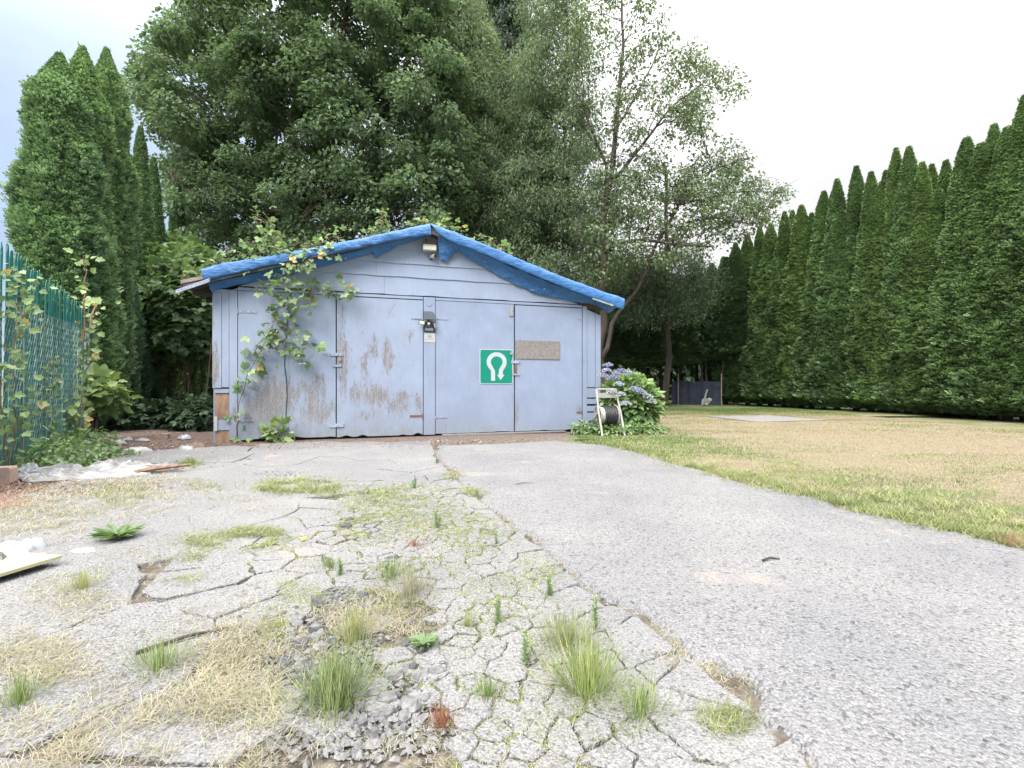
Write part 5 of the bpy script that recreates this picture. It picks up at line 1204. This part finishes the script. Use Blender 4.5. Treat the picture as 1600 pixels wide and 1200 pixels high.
stuffgrass('green_grass', 'low green and yellow-green grass patches on the old paving',
 [(640, 790, 90, 20, .03, 2000, 1), (690, 830, 90, 30, .025, 1600, 1), (780, 900, 110, 45, .02, 1500, 1), (720, 960, 110, 50, .02, 1300, 1), (850, 1000, 110, 50, .02, 900, 1), (760, 1060, 140, 50, .02, 900, 1), (590, 830, 50, 25, .03, 900, 1), (600, 940, 50, 30, .035, 900, 1), (470, 762, 62, 11, .06, 3600, .8), (430, 765, 26, 8, .05, 1200, .8), (540, 772, 50, 9, .04, 1500, .8), (360, 850, 75, 13, .045, 2600, .9), (400, 838, 45, 10, .05, 1400, .9), (300, 872, 30, 12, .04, 1100, .9), (270, 908, 36, 10, .045, 1000, .8), (620, 775, 60, 14, .04, 1700, .9), (650, 800, 60, 20, .03, 1800, 1), (560, 790, 30, 12, .03, 600, .9), (320, 762, 26, 8, .04, 500, .9), (295, 728, 13, 4, .06, 500, .7), (190, 775, 40, 18, .07, 900, .8), (430, 985, 18, 26, .045, 700, .9), (480, 945, 30, 20, .03, 600, 1), (460, 930, 28, 16, .03, 500, 1), (760, 850, 50, 25, .025, 900, 1), (830, 900, 45, 20, .025, 500, 1), (700, 880, 60, 30, .025, 900, 1), (770, 950, 60, 50, .025, 900, 1), (900, 1150, 80, 30, .03, 600, 1), (710, 745, 20, 8, .05, 500, .8), (740, 773, 20, 7, .05, 500, .8), (1130, 1140, 40, 20, .05, 700, .9)], 'grass_yg', 22)
stuffgrass('lawn_edge_grass', 'longer clumpy green and yellow grass along the drive side of the lawn',
 [(x_, y_-14-rngl, 34, 5+3*(i % 3), .06+.03*(i % 2), 420, .8) for i, (x_, y_, rngl) in enumerate([(p[0]+d_, p[1]+d_*.22, e_) for p in [(945, 697), (1000, 710), (1060, 728), (1130, 748), (1200, 765), (1280, 785), (1360, 806), (1440, 824), (1520, 842), (1590, 858)] for d_, e_ in ((0, -9), (35, -7), (10, 4), (25, 24))])], 'grass_yg', 27)
stuffgrass('lawn_tufts', 'scattered greener tufts in the dry middle of the lawn', [(1180, 690, 60, 6, .05, 500, .8), (1300, 700, 50, 5, .05, 300, .8), (1420, 715, 60, 6, .05, 400, .8), (1540, 735, 60, 8, .05, 500, .8), (1100, 705, 60, 6, .05, 500, .8), (1350, 740, 80, 8, .05, 500, .8), (1480, 770, 80, 10, .06, 700, .8), (1240, 725, 60, 8, .05, 500, .8), (1390, 780, 60, 8, .06, 500, .8), (1150, 672, 80, 3, .05, 500, .8), (1450, 672, 120, 3, .05, 600, .8)], 'grass_green', 28)
# countable tufts
def tuft(px, py, rpx, h, n, mt, lab, lean=.6, seed=0, group=None, wd=.0016):
    n = int(n*.95); lean *= 1.5
    x, y = G(px, py); r_ = np.random.default_rng(seed); rm = rpx*y/F
    q = np.abs(r_.normal(0, .42, n)); a = r_.random(n)*6.283; P = np.c_[q*rm*np.cos(a)*.85, q*rm*np.sin(a)*.85, np.full(n, .002)]
    D = np.c_[np.cos(a)*lean*(q*1.3+.15), np.sin(a)*lean*(q*1.3+.15), np.ones(n)]+r_.normal(0, .14, (n, 3)); Nn = -np.c_[np.cos(a), np.sin(a), -.3+0*a]
    v, f, t_ = scatter(T_BLADE, P, D, -Nn*-1, h*(.3+.85*r_.random(n)), r_.random(n)**.8, wd*(.6+1.3*r_.random(n)))
    return tag(link('grass_tuft', npmesh('grass_tuft', v, f, M[mt], {'tint': t_}), None, (x, y, .012)), lab, 'grass tuft', group)
tuft(522, 1105, 95, .17, 900, 'grass_green', 'large blue-green grass tuft at the bottom left of centre', .9, 1)
tuft(915, 1085, 95, .15, 900, 'grass_green', 'large bright green grass tuft right of the bottom centre', 1.3, 2)
tuft(885, 1015, 80, .13, 600, 'grass_yg', 'pale green grass tuft just above the bright one', 1.4, 3)
tuft(1000, 1125, 70, .1, 420, 'grass_green', 'green tuft right below the bright tuft, near the drive seam', 1.0, 4)
tuft(250, 1050, 70, .10, 420, 'grass_green', 'dark green grass tuft in the lower left straw', 1.1, 5)
tuft(32, 1105, 45, .10, 260, 'grass_green', 'green grass tuft at the lower left edge', .9, 6)
tuft(642, 935, 70, .15, 420, 'straw', 'tall straw tuft mixed with green beside the dark asphalt scrap', .8, 7)
tuft(612, 905, 40, .1, 260, 'grass_green', 'small fresh green tuft above the tall straw tuft', .9, 8)
tuft(552, 1005, 55, .13, 320, 'grass_yg', 'yellow-green upright tuft amid the rubble', .7, 9)
tuft(760, 1098, 35, .07, 150, 'grass_green', 'small green tuft in a paving joint at bottom centre', .8, 10)
tuft(692, 1140, 34, .07, 150, 'redweed', 'orange-brown tuft at the very bottom centre', .9, 11)
tuft(730, 985, 28, .06, 120, 'grass_yg', 'tiny tuft in a paving joint near the tall weeds', .9, 12)
tuft(648, 858, 24, .05, 120, 'redweed', 'small reddish tuft on the cracked paving', .9, 13)
tuft(130, 925, 50, .1, 220, 'grass_yg', 'yellowish tuft below the pale yellow board', .8, 14)
tuft(515, 890, 26, .07, 140, 'grass_green', 'grey-green tuft by the dark crack left of centre', .8, 15)
tuft(1585, 856, 34, .09, 420, 'redstraw', 'rusty dry tuft on the lawn edge at the right', 1, 16)
tuft(295, 728, 22, .1, 300, 'grass_green', 'isolated green tuft near the left shed corner', .8, 17, wd=.006)
# rosettes
def rosette(px, py, rpx, lab, seed, mt='weed'):
    x, y = G(px, py); rm = rpx*y/F; r_ = np.random.default_rng(seed); n = 110; a = r_.random(n)*6.283
    D = np.c_[np.cos(a), np.sin(a), .25+.5*r_.random(n)]; v, f, t_ = scatter(T_LEAF, np.c_[.15*rm*np.cos(a)*r_.random(n), .15*rm*np.sin(a)*r_.random(n), np.full(n, .01)], D, np.c_[0*a, 0*a, 1+0*a], rm*(.4+.7*r_.random(n)), r_.random(n)*.6, rm*.3)
    return tag(link('weed_rosette', npmesh('weed_rosette', v, f, M[mt], {'tint': t_}), None, (x, y, .015)), lab, 'weed')
rosette(185, 846, 36, 'broad green dandelion-like rosette in the left straw', 1); rosette(662, 1018, 26, 'small leafy rosette beside the rubble', 2); rosette(275, 735, 8, 'tiny rosette near the shed corner', 3)
# tall thin weeds
def weed(px, py, hpx, lab, seed, yellow=True):
    x, y = G(px, py); h = hpx*y/F; r_ = np.random.default_rng(seed); e = empty('tall_weed', (x, y, 0), 0, lab, 'weed'); ns = r_.integers(2, 4); parts = []; hd = []
    for s_ in range(ns):
        a = r_.random()*6.28; tx, ty = .12*h*math.cos(a)*s_, .12*h*math.sin(a)*s_; hh = h*(1-.18*s_)
        MB().tube([(0, 0, 0), (tx*.6, ty*.6, hh*.5), (tx, ty, hh)], [.0025, .002, .001], 5).build('stem', M['weed_stem'], e)
        n = 80; t_ = r_.random(n)**.8*.97+.03; P = np.c_[tx*t_, ty*t_, hh*t_]; b_ = r_.random(n)*6.28
        parts.append(scatter(T_NARROW, P, np.c_[np.cos(b_), np.sin(b_), .5+.5*r_.random(n)], np.c_[0*b_, 0*b_, 1+0*b_], h*.24*(.5+.6*r_.random(n))*(1.1-.5*t_), r_.random(n)*.85, h*.09)); hd.append((tx, ty, hh))
    v, f, t_ = join(parts); link('leaves', npmesh('leaves', v, f, M['weed'], {'tint': t_}), e)
    if yellow:
        C_ = np.repeat(np.array(hd), 14, 0)+r_.normal(0, h*.05, (14*ns, 3)); v, f, t_ = scatter(T_LEAF, C_, rdir(len(C_), .6), rdir(len(C_)), h*.06, np.full(len(C_), 1.0)); link('flower_buds', npmesh('flower_buds', v, f, M['weed'], {'tint': t_}), e)
    return e
M['weed_stem'] = plain('weed_stem_green', (.2, .28, .13), .6, bs=0)
weed(931, 990, 58, 'tall narrow weed just left of the end of the dark seam crack', 1); weed(858, 935, 40, 'weed with yellow buds beside the dark seam crack', 2); weed(780, 980, 50, 'bushy yellow-budded weed left of the seam', 3)
weed(820, 1040, 54, 'slender single weed above the bright green tuft', 4, True); weed(682, 828, 32, 'weed standing in the middle of the cracked paving', 5, False); weed(746, 778, 14, 'small weed on the seam nearer the shed', 6, False)
weed(648, 765, 22, 'weed at the far end of the cracked paving', 7, False); weed(682, 727, 16, 'little weed on the seam right before the doors', 8, False); weed(606, 915, 40, 'leafy weed left of the flat dark asphalt scrap', 9, False); weed(530, 905, 34, 'greyish weed above the rubble', 10, False); weed(776, 855, 26, 'weed beside the seam at mid distance', 11, False); weed(575, 775, 14, 'small weed behind the green grass mound', 12, False)
# yellow flower
x, y = G(474, 850); e = empty('dandelion_flower', (x, y, 0), 0, 'single yellow dandelion flower on the left paving', 'flower')
MB().tube([(0, 0, 0), (.004, 0, .03)], .002, 5).build('stem', M['weed_stem'], e); MB().disc((.004, 0, .033), (0, -.4, 1), .014, .008, 10).build('flower_head', M['yellowflower'], e)

# ------------------------------------------------------------------ RUBBLE and litter
def stones(name, lab, L_, mt, size, seed, cat='stones'):
    r_ = np.random.default_rng(seed); parts = []
    for (px, py, rx, ry, n) in L_:
        P = patch_pts(px, py, rx, ry, n, r_); s_ = size*(.35+r_.random(len(P))**2*1.3); parts.append(scatter(T_STONE, np.c_[P, s_*.25+.006], rdir(n)*np.array([1, 1, .25]), np.c_[r_.normal(0, .25, (n, 2)), np.ones(n)], s_*.6, r_.random(n), s_))
    v, f, t_ = join(parts); tag(link(name, npmesh(name, v, f, M[mt], {'tint': t_})), lab, cat, kind='stuff')
stones('gravel', 'small grey broken gravel amid the left paving', [(520, 950, 70, 30, 900), (460, 1060, 45, 80, 900), (520, 1020, 70, 50, 900), (620, 1080, 70, 60, 700), (480, 900, 40, 25, 250), (560, 1150, 160, 40, 900), (560, 930, 60, 30, 300), (800, 1000, 250, 130, 260), (1150, 950, 300, 150, 200), (260, 980, 200, 140, 260)], 'rubble', .011, 31, 'gravel')
stones('dirt_crumbs', 'brown crumbs and dead leaf bits on the dirt before the doors', [(740, 697, 110, 8, 900), (520, 697, 150, 7, 700), (250, 710, 110, 16, 1600), (340, 700, 60, 7, 400), (130, 765, 130, 12, 1200)], 'cardboard', .016, 32, 'litter')
stones('pale_crumbs', 'pale bits of rubbish strewn on the dirt left of the shed', [(230, 712, 90, 16, 260), (700, 692, 60, 5, 90), (170, 745, 90, 10, 110)], 'sheet', .02, 33, 'litter')
stones('dark_crumbs', 'black asphalt crumbs lying in the cracks and on the drive', [(430, 742, 32, 4, 260), (490, 950, 90, 50, 260), (1000, 850, 350, 120, 130), (1350, 900, 200, 60, 60), (560, 850, 60, 30, 80)], 'asphalt_dark', .011, 34, 'gravel')
def chunk(px, py, spx, mt, lab, seed, group=None, sq=.45, name='asphalt_chunk', cat='asphalt chunk', z=0):
    x, y = G(px, py); s_ = spx*y/F/2; r_ = np.random.default_rng(seed); mb = MB()
    k_ = 7; base = [(s_*(.75+.4*r_.random())*math.cos(i*6.283/k_), s_*.7*(.75+.4*r_.random())*math.sin(i*6.283/k_)) for i in range(k_)]
    top = [(a*.8+r_.normal(0, .05)*s_, b_*.8, s_*sq*(1+.3*r_.normal())) for a, b_ in base]
    mb.add([(a, b_, -.01) for a, b_ in base]+[(a*1.05, b_*1.05, s_*sq*.5) for a, b_ in base]+top+[(0, 0, s_*sq*1.1)],
           [(i, (i+1) % k_, k_+(i+1) % k_, k_+i) for i in range(k_)]+[(k_+i, k_+(i+1) % k_, 2*k_+(i+1) % k_, 2*k_+i) for i in range(k_)]+[(2*k_+i, 2*k_+(i+1) % k_, 3*k_) for i in range(k_)])
    o = mb.build(name, M[mt], None, (x, y, .014+z), label=lab, cat=cat, group=group); o.rotation_euler = (r_.normal(0, .12), r_.normal(0, .12), r_.random()*6); return o
for i, (px, py, s_, lab) in enumerate([(540, 825, 26, 'dark lifted asphalt lump with a raised edge, mid left'), (612, 877, 22, 'flat black asphalt scrap on the cracked paving'), (510, 880, 20, 'black asphalt lump at a wide crack'), (372, 972, 14, 'small black asphalt bit alone on the left paving'), (395, 900, 14, 'dark asphalt bit by a crack junction on the left'), (245, 875, 12, 'dark asphalt lump under the yellow-green grass'), (500, 948, 16, 'small black lump just above the rubble'), (545, 815, 14, 'dark chip behind the lifted asphalt lump')]):
    chunk(px, py, s_, 'asphalt_dark', lab, 200+i, None, .3)
for i, (px, py, s_, lab) in enumerate([(455, 1095, 44, 'large grey rubble stone left of the big green tuft'), (500, 1018, 34, 'rounded grey stone amid the rubble'), (615, 1065, 36, 'flat pale stone right of the big green tuft'), (655, 1063, 36, 'twin pale stone right of the flat one'), (605, 1100, 40, 'long grey stone below the twin stones'), (640, 1110, 48, 'broad grey slab stone at the bottom'), (470, 1045, 30, 'grey stone left of the straw tuft'), (560, 1078, 34, 'grey stone close behind the big green tuft')]):
    chunk(px, py, s_, 'rubble', lab, 220+i, None, .35, 'rubble_stone', 'stone')
r_ = np.random.default_rng(77)
for i in range(150):
    px, py = (r_.normal(470, 22), r_.uniform(960, 1130)) if i < 80 else (r_.uniform(450, 690), r_.uniform(930, 1160))
    chunk(px, py, 9+20*r_.random()**2, 'rubble' if r_.random() < .7 else 'asphalt_dark', 'small loose piece of broken asphalt in the rubble patch', 300+i, 'loose broken asphalt pieces', .5, 'rubble_piece', 'stone')
# litter
def crumple(name, lab, cat, x, y, rx, ry, h, mt, seed, n=14, rz=0, z=0.01, crisp=None):
    n = max(n, 18); crisp = (mt == 'sheet' and rx > .3) if crisp is None else crisp
    a = np.linspace(0, 2*np.pi, n*2, endpoint=False); rr = np.linspace(0, 1, n); RR, AA = np.meshgrid(rr, a, indexing='ij')
    ed = 1+.5*(vn(np.c_[np.cos(AA.ravel())*1.3+seed, np.sin(AA.ravel())*1.3], 1.5, seed)-.5)*2
    X_ = RR.ravel()*np.cos(AA.ravel())*ed*rx; Y_ = RR.ravel()*np.sin(AA.ravel())*ed*ry; nz_ = fbm(np.c_[X_/rx*1.6+seed, Y_/ry*1.6], 3.2, seed, 4)
    nz2 = fbm(np.c_[X_/rx*1.2+seed, Y_/ry*1.2], 1.6, seed, 2)
    Z_ = h*np.sqrt(np.clip(1-RR.ravel()**2, 0, 1))*((.05+1.7*np.abs(nz_-.5)*1.5+.5*nz_) if crisp else (.35+.9*nz2+.5*np.abs(nz_-.5)))+.004; ix = np.arange(n*n*2).reshape(n, n*2); ix2 = np.roll(ix, -1, 1)
    q = np.stack([ix[:-1], ix[1:], ix2[1:], ix2[:-1]], -1).reshape(-1, 4)
    return tag(link(name, npmesh(name, np.c_[X_, Y_, Z_], q, M[mt], None, not crisp), None, (x, y, z), rz), lab, cat)
x, y = G(150, 742); crumple('plastic_sheet', 'crumpled dirty white plastic sheet lying on the red mulch', 'plastic sheet', x, y, .62, .30, .13, 'sheet', 4, 34, .35)
x, y = G(222, 738); crumple('cardboard_scrap', 'flattened brown cardboard beside the white sheet', 'cardboard', x, y, .30, .14, .07, 'cardboard', 5, 14, .4)
x, y = G(45, 742); crumple('plastic_bag', 'small white plastic bag at the foot of the green fence', 'bag', x, y, .11, .09, .13, 'bag', 6)
x, y = G(15, 866); crumple('plastic_bag', 'white bag behind the pale yellow board', 'bag', x, y, .13, .08, .06, 'bag', 7)
x, y = G(45, 862); crumple('plastic_bag', 'raised white bag end right behind the yellow board', 'bag', x, y, .07, .04, .07, 'bag', 8)
x, y = G(130, 866); crumple('paper_scrap', 'flat white paper scrap right of the yellow board', 'paper', x, y, .06, .05, .02, 'bag', 9)
x, y = G(182, 695); crumple('foam_scrap', 'pale foam scrap on the dirt beside the fence end', 'scrap', x, y, .14, .08, .08, 'sheet', 10)
x, y = G(199, 689); crumple('foam_scrap', 'small round white scrap under the dark bushes', 'scrap', x, y, .07, .06, .06, 'white', 11)
x, y = G(222, 690); crumple('foam_scrap', 'greyish flat scrap beside the round white one', 'scrap', x, y, .1, .06, .05, 'sheet', 12)
x, y = G(289, 687); crumple('plastic_bag', 'torn white and black bag by the undergrowth', 'bag', x, y, .1, .08, .08, 'bag', 13)
x, y = G(308, 700); crumple('cardboard_scrap', 'rust-brown scrap at the left foot of the shed', 'cardboard', x, y, .14, .1, .08, 'cardboard', 14)
x, y = G(291, 704); crumple('plastic_sheet', 'grey plastic wad next to the rust-brown scrap', 'plastic sheet', x, y, .14, .1, .07, 'sheet', 15)
x, y = G(107, 727); crumple('plastic_bag', 'flat pale blue-green wrapper by the fence weeds', 'wrapper', x, y, .12, .06, .03, 'bag', 16)
x, y = G(125, 715); crumple('plastic_sheet', 'greyish crumpled sheet half buried beside the fence', 'plastic sheet', x, y, .22, .12, .1, 'sheet', 17)
x, y = G(210, 708); crumple('plastic_sheet', 'dirty grey folded sheet on the bare dirt', 'plastic sheet', x, y, .2, .1, .08, 'sheet', 18, rz=.5)
x, y = G(2, 756); MB().prism(rrect(-.13, .1, 0, .17, .02, 2), -.06, .06).build('concrete_block', M['brick'], None, (x, y, 0), .3, label='weathered reddish block at the left edge', cat='block')
x, y = G(258, 685); MB().prism(rrect(-.06, .06, 0, .09, .01, 2), -.05, .05).build('brick', M['brick'], None, (x, y, 0), .2, label='small brown block at the edge of the undergrowth', cat='brick')
x, y = G(240, 742); mb = MB(); mb.tube([(-.28, -.16, .02), (0, 0, .07), (.26, .2, .08)], [.02, .026, .015], 6)
mb.build('wood_scrap', M['barewood'], None, (x, y, 0), label='splintered brown wood piece beside the cardboard', cat='wood')
def twig(px, py, L_, a, lab, mt='bark_d', r=.007):
    x, y = G(px, py); c, s_ = math.cos(a), math.sin(a); MB().tube([(-L_/2*c, -L_/2*s_, .03), (0, .01, .035), (L_/2*c, L_/2*s_, .025)], [r, r*.9, r*.5], 5).build('twig', M[mt], None, (x, y, 0), label=lab, cat='twig')
twig(918, 690, .45, .05, 'dark stick on the ground before the hose reel', r=.013); twig(1205, 882, .12, .3, 'short dark twig lying on the drive'); twig(262, 741, .3, .5, 'thin stick beyond the cardboard'); twig(820, 760, .2, .4, 'tiny pale twig on the drive before the doors', 'cane', .004)
twig(290, 1010, .3, .7, 'thin stick in the lower left paving'); twig(700, 770, .22, 1.0, 'thin stick on the seam', 'cane', .004)
# pale yellow board on the ground
mb = MB(); x, y = G(95, 878)
z_e = .075
pl = [(-.0, 0), (-.16, -.33), (-1.6, -.45), (-1.5, .12)]
b_ = MB().slab([( x, y+0) for x, y in [W(96, 600, 2.6)[:2], W(0, 600, 2.35)[:2], W(-200, 600, 2.0)[:2], W(-330, 600, 2.3)[:2], W(-100, 600, 2.72)[:2], W(10, 600, 2.67)[:2]]], .055, .072)
b_.build('yellow_board', M['yellowboard'], None, (0, 0, 0), label='pale yellow board lying raised at the left edge', cat='board')
x, y = G(-20, 905); chunk(-25, 902, 60, 'rubble', 'grey stone propping up the pale yellow board', 401, None, .8, 'rubble_stone', 'stone')
print('tris', sum(len(m_.polygons)*(2 if m_.polygons and len(m_.polygons[0].vertices) == 4 else 1) for m_ in bpy.data.meshes))
